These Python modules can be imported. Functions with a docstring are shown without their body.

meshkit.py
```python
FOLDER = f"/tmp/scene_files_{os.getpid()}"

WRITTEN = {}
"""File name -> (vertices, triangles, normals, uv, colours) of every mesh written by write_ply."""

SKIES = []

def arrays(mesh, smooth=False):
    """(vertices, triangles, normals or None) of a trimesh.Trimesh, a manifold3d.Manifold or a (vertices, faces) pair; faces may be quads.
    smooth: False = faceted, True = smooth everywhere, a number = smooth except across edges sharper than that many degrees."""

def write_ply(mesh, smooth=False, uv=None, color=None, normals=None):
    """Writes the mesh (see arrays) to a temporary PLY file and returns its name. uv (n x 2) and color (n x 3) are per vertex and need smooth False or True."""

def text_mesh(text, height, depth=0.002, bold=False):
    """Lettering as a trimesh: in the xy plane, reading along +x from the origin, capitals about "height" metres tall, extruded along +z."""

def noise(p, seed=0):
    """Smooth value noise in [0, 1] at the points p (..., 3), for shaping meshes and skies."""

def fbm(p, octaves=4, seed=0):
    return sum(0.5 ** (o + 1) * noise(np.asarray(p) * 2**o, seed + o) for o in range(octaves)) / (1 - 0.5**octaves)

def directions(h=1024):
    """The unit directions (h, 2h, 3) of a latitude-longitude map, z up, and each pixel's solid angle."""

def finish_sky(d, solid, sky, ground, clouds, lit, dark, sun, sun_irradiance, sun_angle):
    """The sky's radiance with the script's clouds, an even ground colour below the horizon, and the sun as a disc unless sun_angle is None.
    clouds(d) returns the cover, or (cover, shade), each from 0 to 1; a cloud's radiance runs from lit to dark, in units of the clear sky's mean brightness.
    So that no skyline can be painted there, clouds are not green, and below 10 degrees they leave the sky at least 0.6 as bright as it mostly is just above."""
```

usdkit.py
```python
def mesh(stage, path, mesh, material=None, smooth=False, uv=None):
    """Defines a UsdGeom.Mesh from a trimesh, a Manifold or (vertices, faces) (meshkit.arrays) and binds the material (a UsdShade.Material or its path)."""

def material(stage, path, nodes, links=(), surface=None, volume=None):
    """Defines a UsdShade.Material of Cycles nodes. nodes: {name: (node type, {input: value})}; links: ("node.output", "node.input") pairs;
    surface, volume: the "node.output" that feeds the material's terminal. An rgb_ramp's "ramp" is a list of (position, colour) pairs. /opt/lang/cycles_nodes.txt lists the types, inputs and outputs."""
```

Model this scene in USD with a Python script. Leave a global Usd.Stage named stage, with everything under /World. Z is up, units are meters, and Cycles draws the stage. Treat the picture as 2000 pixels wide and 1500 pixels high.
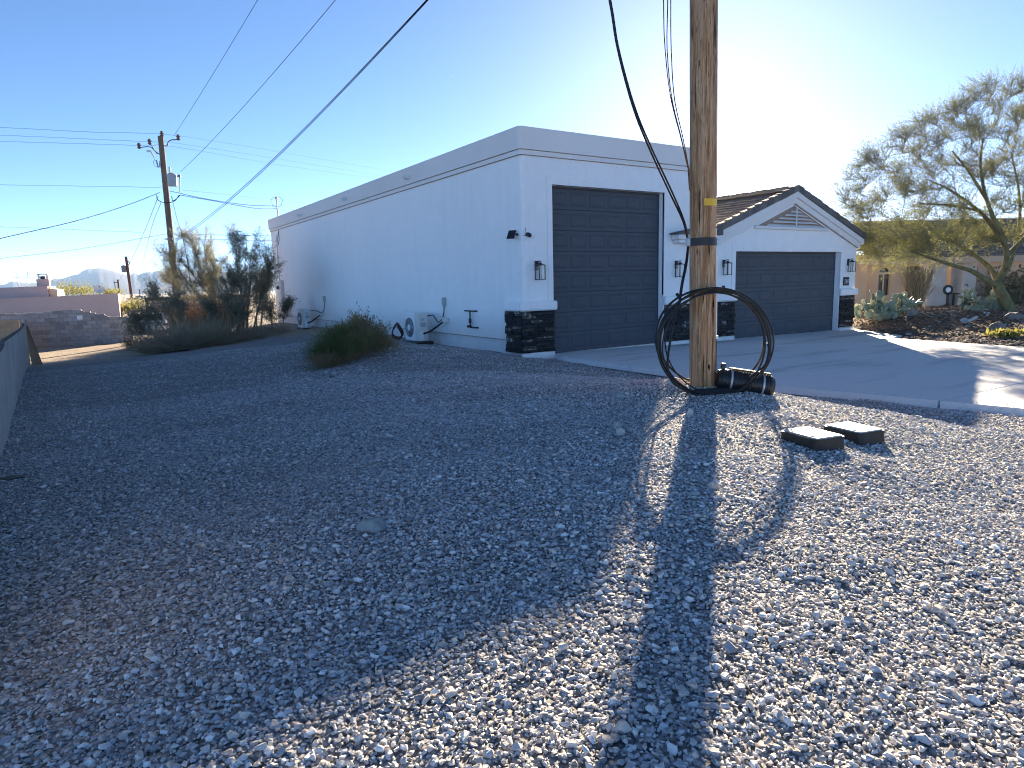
import math, random
import numpy as np, trimesh, usdkit, meshkit, manifold3d
from manifold3d import Manifold, CrossSection
from scipy.interpolate import RBFInterpolator, RegularGridInterpolator
from shapely.geometry import Polygon, Point, box as sbox, LineString
import shapely
from pxr import Usd, UsdGeom, UsdLux, UsdShade, Gf, Sdf, Vt

stage = Usd.Stage.CreateInMemory()
UsdGeom.SetStageUpAxis(stage, "Z"); UsdGeom.SetStageMetersPerUnit(stage, 1.0)
UsdGeom.Xform.Define(stage, "/World"); UsdGeom.Scope.Define(stage, "/World/Looks")
random.seed(7); RS = np.random.RandomState(7)

# ---------------------------------------------------------------- camera, sky, sun, exposure
EXPOSURE = 2.55
SUN_AZ, SUN_EL = math.radians(50.0), math.radians(16.1)
SUN_I, SKY_I = 1.25, 0.05
GRAVEL = 1.0
HAZE = 0.000085
F, PITCH, ROLL, YAW = 1291.88, 0.152594, -0.0245468, 0.994223     # focal length in photo pixels; the house front runs along +x, its side along +y
CAM = np.array([0, 0, 1.8814])

def _axes():
    fw = np.array([0, math.cos(PITCH), -math.sin(PITCH)]); rt = np.array([1., 0, 0]); up = np.cross(rt, fw)
    c, s = math.cos(ROLL), math.sin(ROLL)
    m = np.stack([c*rt + s*up, -(-s*rt + c*up), fw])
    w = np.stack([[math.sin(YAW), math.cos(YAW), 0], [-math.cos(YAW), math.sin(YAW), 0], [0, 0, 1.]])
    return m @ w.T
M3 = _axes()
cam = UsdGeom.Camera.Define(stage, "/World/camera")
cam.CreateHorizontalApertureAttr(36.0); cam.CreateVerticalApertureAttr(27.0); cam.CreateFocalLengthAttr(36.0*F/2000)
cam.CreateClippingRangeAttr(Gf.Vec2f(0.05, 20000)); cam.CreateExposureAttr(EXPOSURE)
_m = Gf.Matrix4d(1); 
for i, row in enumerate((M3[0], -M3[1], -M3[2], CAM)):
    for k in range(3): _m[i, k] = float(row[k])
cam.AddTransformOp().Set(_m)

SUN = np.array([math.sin(SUN_AZ)*math.cos(SUN_EL), math.cos(SUN_AZ)*math.cos(SUN_EL), math.sin(SUN_EL)])
sun = UsdLux.DistantLight.Define(stage, "/World/sun")
sun.CreateIntensityAttr(SUN_I); sun.CreateAngleAttr(0.53); sun.CreateColorAttr(Gf.Vec3f(1.0, 0.83, 0.61)); sun.CreateNormalizeAttr(True)
_x = np.cross([0, 0, 1], SUN); _x /= np.linalg.norm(_x); _y = np.cross(SUN, _x)
_m = Gf.Matrix4d(1)
for i, row in enumerate((_x, _y, SUN)):
    for k in range(3): _m[i, k] = float(row[k])
sun.AddTransformOp().Set(_m)
sky = UsdLux.DomeLight.Define(stage, "/World/sky"); sky.CreateIntensityAttr(1.0)
sky_mat = usdkit.material(stage, "/World/Looks/sky_light", {
    "s": ("sky_texture", {"sky_type": "single_scattering", "sun_disc": False, "sun_elevation": SUN_EL, "sun_rotation": SUN_AZ, "altitude": 300.0, "air_density": 0.34, "aerosol_density": 0.10, "ozone_density": 1.8}),
    "h": ("hsv", {"hue": 0.497, "saturation": 1.12}), "b": ("background_shader", {"strength": SKY_I})}, [("s.color", "h.color"), ("h.color", "b.color")], surface="b.background")
UsdShade.MaterialBindingAPI.Apply(sky.GetPrim()).Bind(sky_mat)
sky.GetPrim().SetCustomDataByKey("kind", "structure"); sky.GetPrim().SetCustomDataByKey("label", "clear blue sky with a white glow round the low sun"); sky.GetPrim().SetCustomDataByKey("category", "sky")

# ---------------------------------------------------------------- from a photo measurement to a point of the place
def ray(u, v): return M3.T @ np.array([(u-1000)/F, (v-750)/F, 1.])
def at_d(u, v, d): return CAM + ray(u, v)*d
def at_z(u, v, z): r = ray(u, v); return CAM + r*((z-CAM[2])/r[2])
def at_y(u, v, y): r = ray(u, v); return CAM + r*(y/r[1])
def at_x(u, v, x): r = ray(u, v); return CAM + r*(x/r[0])
def at_plane(u, v, a, b):
    r = ray(u, v); n = np.array([b[1]-a[1], a[0]-b[0]]); return CAM + r*((np.array(a[:2]) @ n)/(r[:2] @ n))
def depth(p): return float(M3[2] @ (np.asarray(p, float)-CAM))
RIGHT, AHEAD = np.array([M3[0][0], M3[0][1], 0]), np.array([M3[2][0], M3[2][1], 0])
RIGHT /= np.linalg.norm(RIGHT); AHEAD -= RIGHT*(AHEAD @ RIGHT); AHEAD /= np.linalg.norm(AHEAD)
UPZ = np.array([0, 0, 1.])

# ---------------------------------------------------------------- names, things, parts
used = {}
def numbered(parent, name):
    k = (parent, name); used[k] = used.get(k, -1)+1
    return f"{parent}/{name}" + (f"_{used[k]:03d}" if used[k] else "")
class Node:
    def __init__(s, path, loc): s.path, s.loc = path, np.asarray(loc, float)
def tag(path, label=None, cat=None, group=None, kind=None):
    p = stage.GetPrimAtPath(path if isinstance(path, str) else path.path)
    for k, v in (("label", label), ("category", cat), ("group", group), ("kind", kind)):
        if v: p.SetCustomDataByKey(k, v)
def thing(name, label, cat, loc=(0, 0, 0), group=None, kind=None, rotz=0):
    path = numbered("/World", name); x = UsdGeom.Xform.Define(stage, path)
    x.AddTranslateOp().Set(Gf.Vec3d(*map(float, loc)))
    if rotz: x.AddRotateZOp().Set(math.degrees(rotz))
    n = Node(path, loc if not rotz else (0, 0, 0)); tag(path, label, cat, group, kind); return n
def part(name, mb, mat, parent=None, smooth=False, label=None, kind=None, local=False):
    """One Mesh prim. World coordinates are taken relative to the thing's base (local=True: already local)."""
    base = parent.path if parent else "/World"
    path = numbered(base, name); loc = parent.loc if parent is not None else np.zeros(3)
    v, f, n = meshkit.arrays(mb.arrays() if isinstance(mb, MB) else mb, smooth)
    if not local: v = v-loc
    m = usdkit.mesh(stage, path, (v, f), mat, smooth=False)
    if n is not None:
        m.CreateNormalsAttr(Vt.Vec3fArray.FromNumpy(n.astype(np.float32))); m.SetNormalsInterpolation("vertex")
    if label or kind: tag(path, label, None, None, kind)
    return Node(path, loc)
def single(name, mb, mat, label, cat, group=None, kind=None, smooth=False):
    n = part(name, mb, mat, None, smooth); tag(n, label, cat, group, kind); return n
def copy_of(src, name, label, cat, loc, group=None, rotz=0):
    path = numbered("/World", name); x = UsdGeom.Xform.Define(stage, path)
    x.GetPrim().GetReferences().AddInternalReference(src.path); x.ClearXformOpOrder() if False else None
    x.GetPrim().SetInstanceable(True)
    x.GetPrim().GetAttribute("xformOp:translate").Set(Gf.Vec3d(*map(float, loc)))
    tag(path, label, cat, group); return Node(path, loc)

class MB:
    """Collects shapes into one mesh."""
    def __init__(s): s.v, s.f, s.n = [], [], 0
    def add(s, v, f):
        v = np.asarray(v, float); f = np.asarray(f, int)
        if f.shape[1] == 4: f = np.vstack([f[:, [0, 1, 2]], f[:, [0, 2, 3]]])
        s.v.append(v); s.f.append(f+s.n); s.n += len(v); return s
    def mesh(s, m):
        if isinstance(m, Manifold):
            q = m.to_mesh(); return s.add(q.vert_properties[:, :3], q.tri_verts)
        return s.add(m.vertices, m.faces)
    def arrays(s): return np.vstack(s.v), np.vstack(s.f)
    def box(s, lo, hi, ax=None, o=None):
        lo, hi = np.array(lo, float), np.array(hi, float)
        c = np.array([[x, y, z] for x in (0, 1) for y in (0, 1) for z in (0, 1)])
        v = lo+c*(hi-lo)
        if ax is not None: v = v @ np.asarray(ax)
        if o is not None: v = v+np.asarray(o)
        return s.add(v, [[0, 1, 3, 2], [4, 6, 7, 5], [0, 4, 5, 1], [2, 3, 7, 6], [0, 2, 6, 4], [1, 5, 7, 3]])
    def cham(s, lo, hi, c=.01, ax=None, o=None):
        """Box with chamfered edges."""
        lo, hi = np.array(lo, float), np.array(hi, float); c = min(c, .45*float(np.min(hi-lo)))
        pts = []
        for sx in (0, 1):
            for sy in (0, 1):
                for sz in (0, 1):
                    k = np.array([sx, sy, sz]); p = lo+k*(hi-lo); d = (1-2*k)*c
                    for a in range(3):
                        q = p+d; q[a] = p[a]; pts.append(q)
        h = trimesh.convex.convex_hull(np.array(pts)); v = np.array(h.vertices)
        if ax is not None: v = v @ np.asarray(ax)
        if o is not None: v = v+np.asarray(o)
        return s.add(v, h.faces)
    def tube(s, pts, r, sides=8, cap=True):
        p = np.asarray(pts, float); r = np.broadcast_to(np.asarray(r, float), (len(p),))
        t = np.gradient(p, axis=0); t /= np.linalg.norm(t, axis=1, keepdims=True)+1e-12
        a = np.zeros_like(p); ref = np.array([0, 0, 1.]) if abs(t[0][2]) < .9 else np.array([1., 0, 0])
        prev = np.cross(t[0], ref); prev /= np.linalg.norm(prev)
        for i in range(len(p)):
            prev = prev-t[i]*(prev @ t[i]); prev /= np.linalg.norm(prev)+1e-12; a[i] = prev
        b = np.cross(t, a); an = np.arange(sides)*2*np.pi/sides
        v = p[:, None]+r[:, None, None]*(np.cos(an)[None, :, None]*a[:, None]+np.sin(an)[None, :, None]*b[:, None])
        i, j = np.meshgrid(np.arange(len(p)-1), np.arange(sides), indexing="ij")
        q = np.stack([i*sides+j, i*sides+(j+1) % sides, (i+1)*sides+(j+1) % sides, (i+1)*sides+j], -1).reshape(-1, 4)
        V = v.reshape(-1, 3); fs = np.vstack([q[:, [0, 1, 2]], q[:, [0, 2, 3]]])
        if cap:
            n0 = len(V); V = np.vstack([V, p[:1], p[-1:]]); k = np.arange(sides); k2 = (k+1) % sides; e = (len(p)-1)*sides
            fs = np.vstack([fs, np.stack([np.full(sides, n0), k2, k], 1), np.stack([np.full(sides, n0+1), e+k, e+k2], 1)])
        return s.add(V, fs)
    def lathe(s, prof, o, ax=(0, 0, 1), n=24):
        """prof: (radius, along) pairs, turned about the axis ax through o."""
        ax = np.asarray(ax, float); ax = ax/np.linalg.norm(ax)
        a = np.cross(ax, [0, 0, 1.] if abs(ax[2]) < .9 else [1., 0, 0]); a /= np.linalg.norm(a); b = np.cross(ax, a)
        an = np.arange(n)*2*np.pi/n; pr = np.asarray(prof, float)
        v = np.asarray(o)+pr[:, 1][:, None, None]*ax+pr[:, 0][:, None, None]*(np.cos(an)[None, :, None]*a+np.sin(an)[None, :, None]*b)
        i, j = np.meshgrid(np.arange(len(pr)-1), np.arange(n), indexing="ij")
        q = np.stack([i*n+j, i*n+(j+1) % n, (i+1)*n+(j+1) % n, (i+1)*n+j], -1).reshape(-1, 4)
        return s.add(v.reshape(-1, 3), q)
    def prism(s, poly, lo, hi, M=None):
        """A shapely polygon or point list extruded lo..hi along its normal; M: 3x3 rows = where the polygon's x, y and the normal go."""
        if not isinstance(poly, Polygon): poly = Polygon(poly)
        m = trimesh.creation.extrude_polygon(poly, hi-lo, engine="earcut"); v = np.array(m.vertices)+[0, 0, lo]
        if M is not None: v = v @ np.asarray(M, float)
        return s.add(v, m.faces)
    def hull(s, pts):
        h = trimesh.convex.convex_hull(np.asarray(pts, float)); return s.add(h.vertices, h.faces)
XZ = np.array([[1, 0, 0], [0, 0, 1], [0, 1, 0]], float)      # polygon in the xz plane, extruded along +y
YZ = np.array([[0, 1, 0], [0, 0, 1], [1, 0, 0]], float)      # polygon in the yz plane, extruded along +x

# ---------------------------------------------------------------- materials
def mat(name, color, rough=.85, spec=.3, metal=0., noise=None, bump=None, coord="geometry.position", extra=None, vary=None, dirt=False):
    """noise: (scale, second colour, low, high[, stretch xyz]); bump: (scale, distance[, stretch]); vary: +-spread by random per island"""
    nodes = {"geometry": ("geometry", {}), "p": ("principled_bsdf", {"base_color": color, "roughness": rough, "specular_ior_level": spec, "metallic": metal})}
    links = []; col = None
    if noise:
        ns = noise if isinstance(noise, list) else [noise]
        prev = None
        for i, (sc, c2, lo, hi, *st) in enumerate(ns):
            st = st[0] if st else (1, 1, 1)
            nodes[f"m{i}"] = ("mapping", {"scale": st}); nodes[f"n{i}"] = ("noise_texture", {"scale": sc, "detail": 5.0, "roughness": .6})
            nodes[f"r{i}"] = ("map_range", {"from_min": lo, "from_max": hi, "clamp": True}); nodes[f"x{i}"] = ("mix", {"color1": color, "color2": c2})
            links += [(coord, f"m{i}.vector"), (f"m{i}.vector", f"n{i}.vector"), (f"n{i}.fac", f"r{i}.value"), (f"r{i}.result", f"x{i}.fac")]
            if prev: links.append((prev, f"x{i}.color1"))
            prev = f"x{i}.color"
        col = prev
    if dirt:      # dust splashed up from the ground and faint runs below the band
        nodes.update({"sx": ("separate_xyz", {}), "dz": ("map_range", {"from_min": .15, "from_max": 1.1, "to_min": .75, "to_max": 0., "clamp": True}), "dn": ("noise_texture", {"scale": 2.2, "detail": 8.0, "roughness": .75}), "dm": ("math", {"math_type": "multiply"}), "dx": ("mix", {"color2": (.50, .45, .39)}),
                      "rm": ("mapping", {"scale": (2.6, 2.6, .12)}), "rn": ("noise_texture", {"scale": 1.6, "detail": 6.0, "roughness": .6}), "rr": ("map_range", {"from_min": .52, "from_max": .75, "to_max": .17, "clamp": True}), "rx": ("mix", {"color2": (.58, .555, .52)})})
        links += [(coord, "sx.vector"), ("sx.z", "dz.value"), (coord, "dn.vector"), ("dz.result", "dm.value1"), ("dn.fac", "dm.value2"), ("dm.value", "dx.fac"), (col, "dx.color1"), (coord, "rm.vector"), ("rm.vector", "rn.vector"), ("rn.fac", "rr.value"), ("rr.result", "rx.fac"), ("dx.color", "rx.color1")]; col = "rx.color"
    if vary:
        nodes["hs"] = ("hsv", {"color": color}); nodes["mv"] = ("map_range", {"to_min": 1-vary, "to_max": 1+vary})
        links += [("geometry.random_per_island", "mv.value"), ("mv.result", "hs.value")]
        if col: links.append((col, "hs.color"))
        col = "hs.color"
    if col: links.append((col, "p.base_color"))
    if bump:
        sc, dist, *st = bump; st = st[0] if st else (1, 1, 1)
        nodes["mb"] = ("mapping", {"scale": st}); nodes["nb"] = ("noise_texture", {"scale": sc, "detail": 6.0, "roughness": .65}); nodes["b"] = ("bump", {"distance": dist, "strength": 1.0})
        links += [(coord, "mb.vector"), ("mb.vector", "nb.vector"), ("nb.fac", "b.height"), ("b.normal", "p.normal")]
    if extra: extra(nodes, links)
    return usdkit.material(stage, "/World/Looks/"+name, nodes, links, surface="p.BSDF")
def leaf_mat(name, color, trans=.35, vary=.35):
    nodes = {"geometry": ("geometry", {}), "hs": ("hsv", {"color": color}), "mv": ("map_range", {"to_min": 1-vary, "to_max": 1+vary}), "d": ("diffuse_bsdf", {}), "t": ("translucent_bsdf", {}), "x": ("mix_closure", {"fac": trans})}
    return usdkit.material(stage, "/World/Looks/"+name, nodes, [("geometry.random_per_island", "mv.value"), ("mv.result", "hs.value"), ("hs.color", "d.color"), ("hs.color", "t.color"), ("d.BSDF", "x.closure1"), ("t.BSDF", "x.closure2")], surface="x.closure")

L = {}
L["stucco"] = mat("white_stucco", (.80, .79, .77), .9, .2, noise=[(.35, (.76, .75, .725), .4, .75), (3, (.83, .82, .80), .5, .8)], bump=(26, .02), dirt=True)
L["trim"] = mat("white_trim", (.68, .665, .64), .85, .2, noise=(1.2, (.64, .62, .59), .4, .7), bump=(60, .004))
L["parapet"] = mat("parapet_stucco", (.68, .645, .61), .9, .2, noise=[(.5, (.63, .595, .56), .4, .75)], bump=(50, .006))
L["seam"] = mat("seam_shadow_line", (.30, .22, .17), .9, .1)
L["stem"] = mat("painted_stem_wall", (.66, .65, .63), .9, .2, noise=(2, (.58, .56, .53), .45, .75), bump=(30, .006))
L["door"] = mat("slate_door_paint", (.052, .058, .068), .6, .35, noise=(1.5, (.061, .067, .077), .4, .7), bump=(160, .0006, (1, 1, .15)))
L["stone"] = [mat(f"black_ledger_stone_{k}", c, .6, .25, noise=(13, c2, .48, .64), bump=(30, .02)) for k, (c, c2) in {"dark": ((.005, .0055, .007), (.014, .014, .017)), "charcoal": ((.013, .013, .016), (.03, .03, .034)), "brown": ((.02, .018, .016), (.09, .08, .068)), "pale": ((.05, .047, .043), (.34, .31, .27))}.items()]
L["tile"] = [mat(f"roof_tile_{k}", c, .85, .2, noise=(6, c2, .4, .7), bump=(40, .004)) for k, (c, c2) in {"umber": ((.125, .11, .10), (.17, .15, .135)), "grey": ((.15, .14, .132), (.105, .098, .092)), "dark": ((.095, .087, .082), (.135, .122, .112))}.items()]
L["black_metal"] = mat("black_metal", (.012, .012, .013), .45, .5)
L["black_plastic"] = mat("black_plastic", (.007, .007, .0075), .38, .5, bump=(90, .001))
L["cable"] = mat("black_cable", (.006, .006, .0065), .42, .4)
L["wire"] = mat("grey_wire", (.010, .010, .012), .9, .05)
L["galv"] = mat("galvanised_steel", (.45, .46, .47), .45, .5, .6, noise=(8, (.35, .36, .37), .4, .7))
L["greybox"] = mat("grey_painted_metal", (.33, .36, .37), .55, .4, noise=(3, (.29, .31, .32), .4, .7))
L["white_plastic"] = mat("white_enamel", (.72, .73, .73), .4, .5, noise=(2, (.66, .67, .67), .5, .8))
L["white_dull"] = mat("cream_plastic", (.60, .58, .53), .6, .3)
L["fan"] = mat("fan_grey", (.13, .135, .14), .5, .4)
L["porcelain"] = mat("brown_insulator", (.10, .06, .05), .3, .5)
L["yellow"] = mat("yellow_tag", (.72, .42, .02), .5, .4, noise=(9, (.6, .34, .03), .45, .75))
L["ink"] = mat("dark_ink", (.03, .03, .035), .7, .2)
L["paper"] = mat("white_sign_face", (.8, .8, .78), .6, .3)
def wood_extra(nodes, links): pass
L["pole"] = mat("pole_wood", (.72, .385, .18), .82, .2, noise=[(.55, (.74, .45, .27), .40, .62), (4, (.42, .20, .085), .46, .60, (4, 4, .28)), (11, (.84, .54, .30), .52, .66, (5, 5, .2)), (6, (.075, .042, .024), .595, .635, (4, 4, .16)), (5, (.03, .018, .012), .665, .685, (3, 3, .5)), (30, (.22, .13, .07), .55, .66, (4, 4, .2))], bump=(8, .09, (6, 6, .22)))
L["pole_far"] = mat("weathered_pole_wood", (.17, .12, .085), .85, .2, noise=(5, (.10, .07, .05), .4, .7, (4, 4, .3)))
L["pole_red"] = mat("creosote_pole_wood", (.11, .055, .04), .85, .2)
L["concrete"] = mat("driveway_concrete", (.70, .695, .68), .82, .25, noise=[(.35, (.64, .635, .62), .42, .7), (.7, (.36, .355, .35), .53, .66, (.22, 1.5, 1)), (30, (.73, .725, .71), .45, .7)], bump=(120, .0025))
L["pebble"] = []
for k, (c, c2) in enumerate([((.17, .165, .16), (.24, .23, .225)), ((.11, .112, .118), (.16, .16, .165)), ((.24, .235, .23), (.32, .31, .30)), ((.19, .175, .16), (.27, .25, .23)), ((.14, .15, .165), (.20, .21, .225)), ((.33, .32, .305), (.44, .43, .41)), ((.20, .165, .145), (.27, .23, .20)), ((.075, .075, .08), (.12, .12, .125))]):
    c, c2 = [tuple(min(.68, x*2.3) for x in q) for q in (c, c2)]
    L["pebble"].append(mat(f"gravel_stone_{'abcdefgh'[k]}", c, .8, .3, noise=(22, c2, .35, .7), bump=(60, .004)))
L["pale_rock"] = mat("pale_rock", (.50, .47, .44), .85, .25, noise=(9, (.36, .33, .30), .4, .7), bump=(25, .02))
L["grey_rock"] = mat("slate_grey_rock", (.34, .37, .35), .8, .3, noise=(7, (.22, .235, .23), .42, .65), bump=(20, .02))
L["boulder"] = mat("boulder_stone", (.20, .18, .165), .9, .2, noise=(3, (.12, .105, .10), .4, .65), bump=(9, .05))

def gravel_ground():
    """Ground sheet: crushed gravel on the lot, pale dirt away from it."""
    n = {"geometry": ("geometry", {}), "v": ("voronoi_texture", {"scale": 34.0}), "v2": ("voronoi_texture", {"scale": 34.0}), "ramp": ("rgb_ramp", {"ramp": [(0, (.17, .17, .175)), (.3, (.30, .295, .29)), (.55, (.41, .40, .39)), (.8, (.48, .465, .45)), (1, (.58, .56, .54))]}),
         "sep": ("separate_color", {}), "dr": ("map_range", {"from_min": .1, "from_max": .75, "to_min": 1.0, "to_max": .35, "clamp": True}), "mul": ("mix", {"mix_type": "multiply", "fac": 1.0}), "sx": ("separate_xyz", {}),
         "nn": ("noise_texture", {"scale": .55, "detail": 4.0}), "na": ("math", {"math_type": "multiply_add", "value2": 9.0, "value3": -4.5}), "ya": ("math", {"math_type": "add"}), "ym": ("map_range", {"from_min": 25.5, "from_max": 28.5, "clamp": True}),
         "dn": ("noise_texture", {"scale": 2.5, "detail": 8.0, "roughness": .7}), "dramp": ("rgb_ramp", {"ramp": [(.3, (.24, .19, .14)), (.5, (.33, .27, .205)), (.7, (.40, .34, .27))]}), "mix": ("mix", {}), "b": ("bump", {"distance": .012, "strength": 1.0, "invert": True}), "p": ("principled_bsdf", {"roughness": .9, "specular_ior_level": .2})}
    l = [("geometry.position", "v.vector"), ("geometry.position", "nn.vector"), ("geometry.position", "dn.vector"), ("geometry.position", "sx.vector"), ("v.color", "sep.color"), ("sep.r", "ramp.fac"), ("v.distance", "dr.value"), ("ramp.color", "mul.color1"), ("dr.result", "mul.color2"),
         ("nn.fac", "na.value1"), ("sx.y", "ya.value1"), ("na.value", "ya.value2"), ("ya.value", "ym.value"), ("ym.result", "mix.fac"), ("mul.color", "mix.color1"), ("dn.fac", "dramp.fac"), ("dramp.color", "mix.color2"), ("mix.color", "p.base_color"), ("v.distance", "b.height"), ("b.normal", "p.normal")]
    return usdkit.material(stage, "/World/Looks/gravel_ground", n, l, surface="p.BSDF")
L["ground"] = gravel_ground()
L["mulch"] = mat("bark_mulch_soil", (.16, .115, .085), .95, .1, noise=[(3, (.25, .19, .14), .45, .7), (14, (.07, .05, .04), .5, .7)], bump=(16, .05))
L["chip"] = [mat(f"bark_chip_{k}", c, .9, .15, noise=(12, c2, .4, .7)) for k, (c, c2) in {"dark": ((.07, .05, .04), (.12, .09, .07)), "brown": ((.17, .12, .085), (.25, .18, .13)), "pale": ((.34, .28, .21), (.42, .36, .29))}.items()]

# ---------------------------------------------------------------- terrain
SLAB = lambda x: -.0125*(x-10.3)
ctrl = [(0, 1500, .28), (500, 1500, .35), (0, 1300, .28), (1000, 1500, .39), (1500, 1500, .39), (2000, 1500, .38), (500, 1200, .37), (1000, 1200, .40), (0, 1100, .27), (2000, 1200, .38), (1000, 1000, .42), (1340, 950, .46), (1500, 1100, .42), (0, 880, .18), (55, 715, -.6), (160, 706, -.66), (215, 698, -.66), (208, 680, -.7), (300, 690, -.58), (170, 668, -.78), (75, 674, -.8), (255, 666, -.78),
        (400, 672, -.42), (490, 650, -.2), (560, 633, .0), (597, 727, .12), (640, 725, .16), (762, 674, .2), (820, 677, .1), (930, 687, .12), (1000, 699, .06), (1085, 700, -.1), (560, 800, .28), (300, 800, .05), (800, 800, .36), (1000, 790, .38), (350, 1000, .31), (1200, 850, .47), (1372, 752, .62), (1330, 742, .52), (1450, 785, .5), (1280, 775, .5),
        (1580, 875, .44), (1700, 850, .40), (1800, 1000, .38), (2000, 1000, .33), (2000, 900, .24), (1960, 850, .2), (1520, 779, .5), (1600, 787, .42), (1700, 801, .36), (1800, 823, .31), (1880, 842, .25), (1600, 771, -.08), (1700, 784, -.08), (1800, 798, -.08), (1870, 806, -.05), (1480, 765, .1)]
P0 = [at_z(*c) for c in ctrl]
P0 += [np.array(q) for q in ((8.6, 4.6, .0), (8.3, 5.4, .08), (8.9, 3.9, .0), (9.3, 5.8, -.08), (8.3, 6.6, .12))]
P0 += [np.array([9.9, y, -.12]) for y in (6.5, 9, 11.5)] + [np.array([10.6, 4.6, -.13]), np.array([11.4, 1.5, -.12])]
P0 += [np.array(p) for p in ((9.0, 21, .12), (9.0, 27, .06), (9.0, 33, .02), (9.2, 38, -.02), (14, 41, -.1), (4, -6, .3), (-4, -6, .25), (12, -6, -.1), (-6, 6, .2), (-12, 14, .1), (-8, 30, -.7), (-15, 45, -.9), (10, 48, -.9), (20, 55, -1), (35, 50, -.6), (-2, 55, -1.0))]
P0 += [np.array([x, y, SLAB(x)-.12]) for x, y in ((12, 12), (16, 12), (20, 12), (24, 13), (13, 7), (18, 7), (23, 7), (15, 2), (20, 2), (12, 20), (20, 20), (18, -6), (28, 0), (28, -6))]
MULCH_PX = [(1664, 637), (1700, 646), (1762, 655), (1742, 661), (1790, 664), (1870, 670), (2000, 680), (2120, 690)]
P0 += [at_z(u, v, -.14) for u, v in MULCH_PX[3:]] + [np.array([24.6, 14.2, -.1]), np.array([25.6, 13.1, .22]), np.array([29.2, 10.7, .34]), np.array([30, 14, .28]), np.array([34, 8, .3]), np.array([36, 16, .16]), np.array([42, 12, .15]), np.array([27, 10.4, .2]), np.array([30, 24, .05])]
P0 = np.array(P0)
_rbf = RBFInterpolator(P0[:, :2], P0[:, 2], kernel="thin_plate_spline", smoothing=.03, degree=1)
GX = np.linspace(-30, 60, 361); GY = np.linspace(-16, 74, 361)
_g = np.stack(np.meshgrid(GX, GY, indexing="ij"), -1).reshape(-1, 2)
_z = _rbf(_g)
_z += .05*(meshkit.fbm(np.c_[_g*.8, np.zeros(len(_g))], 3, 5)-.5) + .035*(meshkit.noise(np.c_[_g*2.2, np.ones(len(_g))], 9)-.5)
_d = np.hypot(_g[:, 0]-12, _g[:, 1]-18); _b = np.clip((_d-34)/22, 0, 1); _b = _b*_b*(3-2*_b)
_z = _z*(1-_b)+_b*-1.6
_z = _z.reshape(361, 361)
# the bed under the slab and the house is flat and low
DRIVE = Polygon([(10.29, 14.03), (10.27, 13.7), (10.05, 13.1), (9.98, 6.9), (10.75, 3.65), (11.7, -.6), (13.2, -7), (30, -7), tuple(at_z(2120, 690, -.15)[:2]), tuple(at_z(2000, 679, -.15)[:2]), tuple(at_z(1870, 670, -.15)[:2]), tuple(at_z(1742, 660.5, -.15)[:2]), tuple(at_z(1762, 655, -.15)[:2]), (24.25, 13.6), (23.19, 13.7), (23.19, 14.03)])
HOUSE = sbox(9.36, 13.77, 24.2, 38.4)
shapely.prepare(DRIVE); shapely.prepare(HOUSE)
_in = shapely.contains_xy(DRIVE.buffer(.02), _g[:, 0], _g[:, 1]).reshape(361, 361); _z = np.where(_in, np.minimum(_z, (SLAB(_g[:, 0])-.13).reshape(361, 361)), _z)
_in = shapely.contains_xy(HOUSE.buffer(-.3), _g[:, 0], _g[:, 1]).reshape(361, 361); _z = np.where(_in, np.minimum(_z, -.3), _z)
_ti = RegularGridInterpolator((GX, GY), _z, bounds_error=False, fill_value=-1.6)
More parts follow.
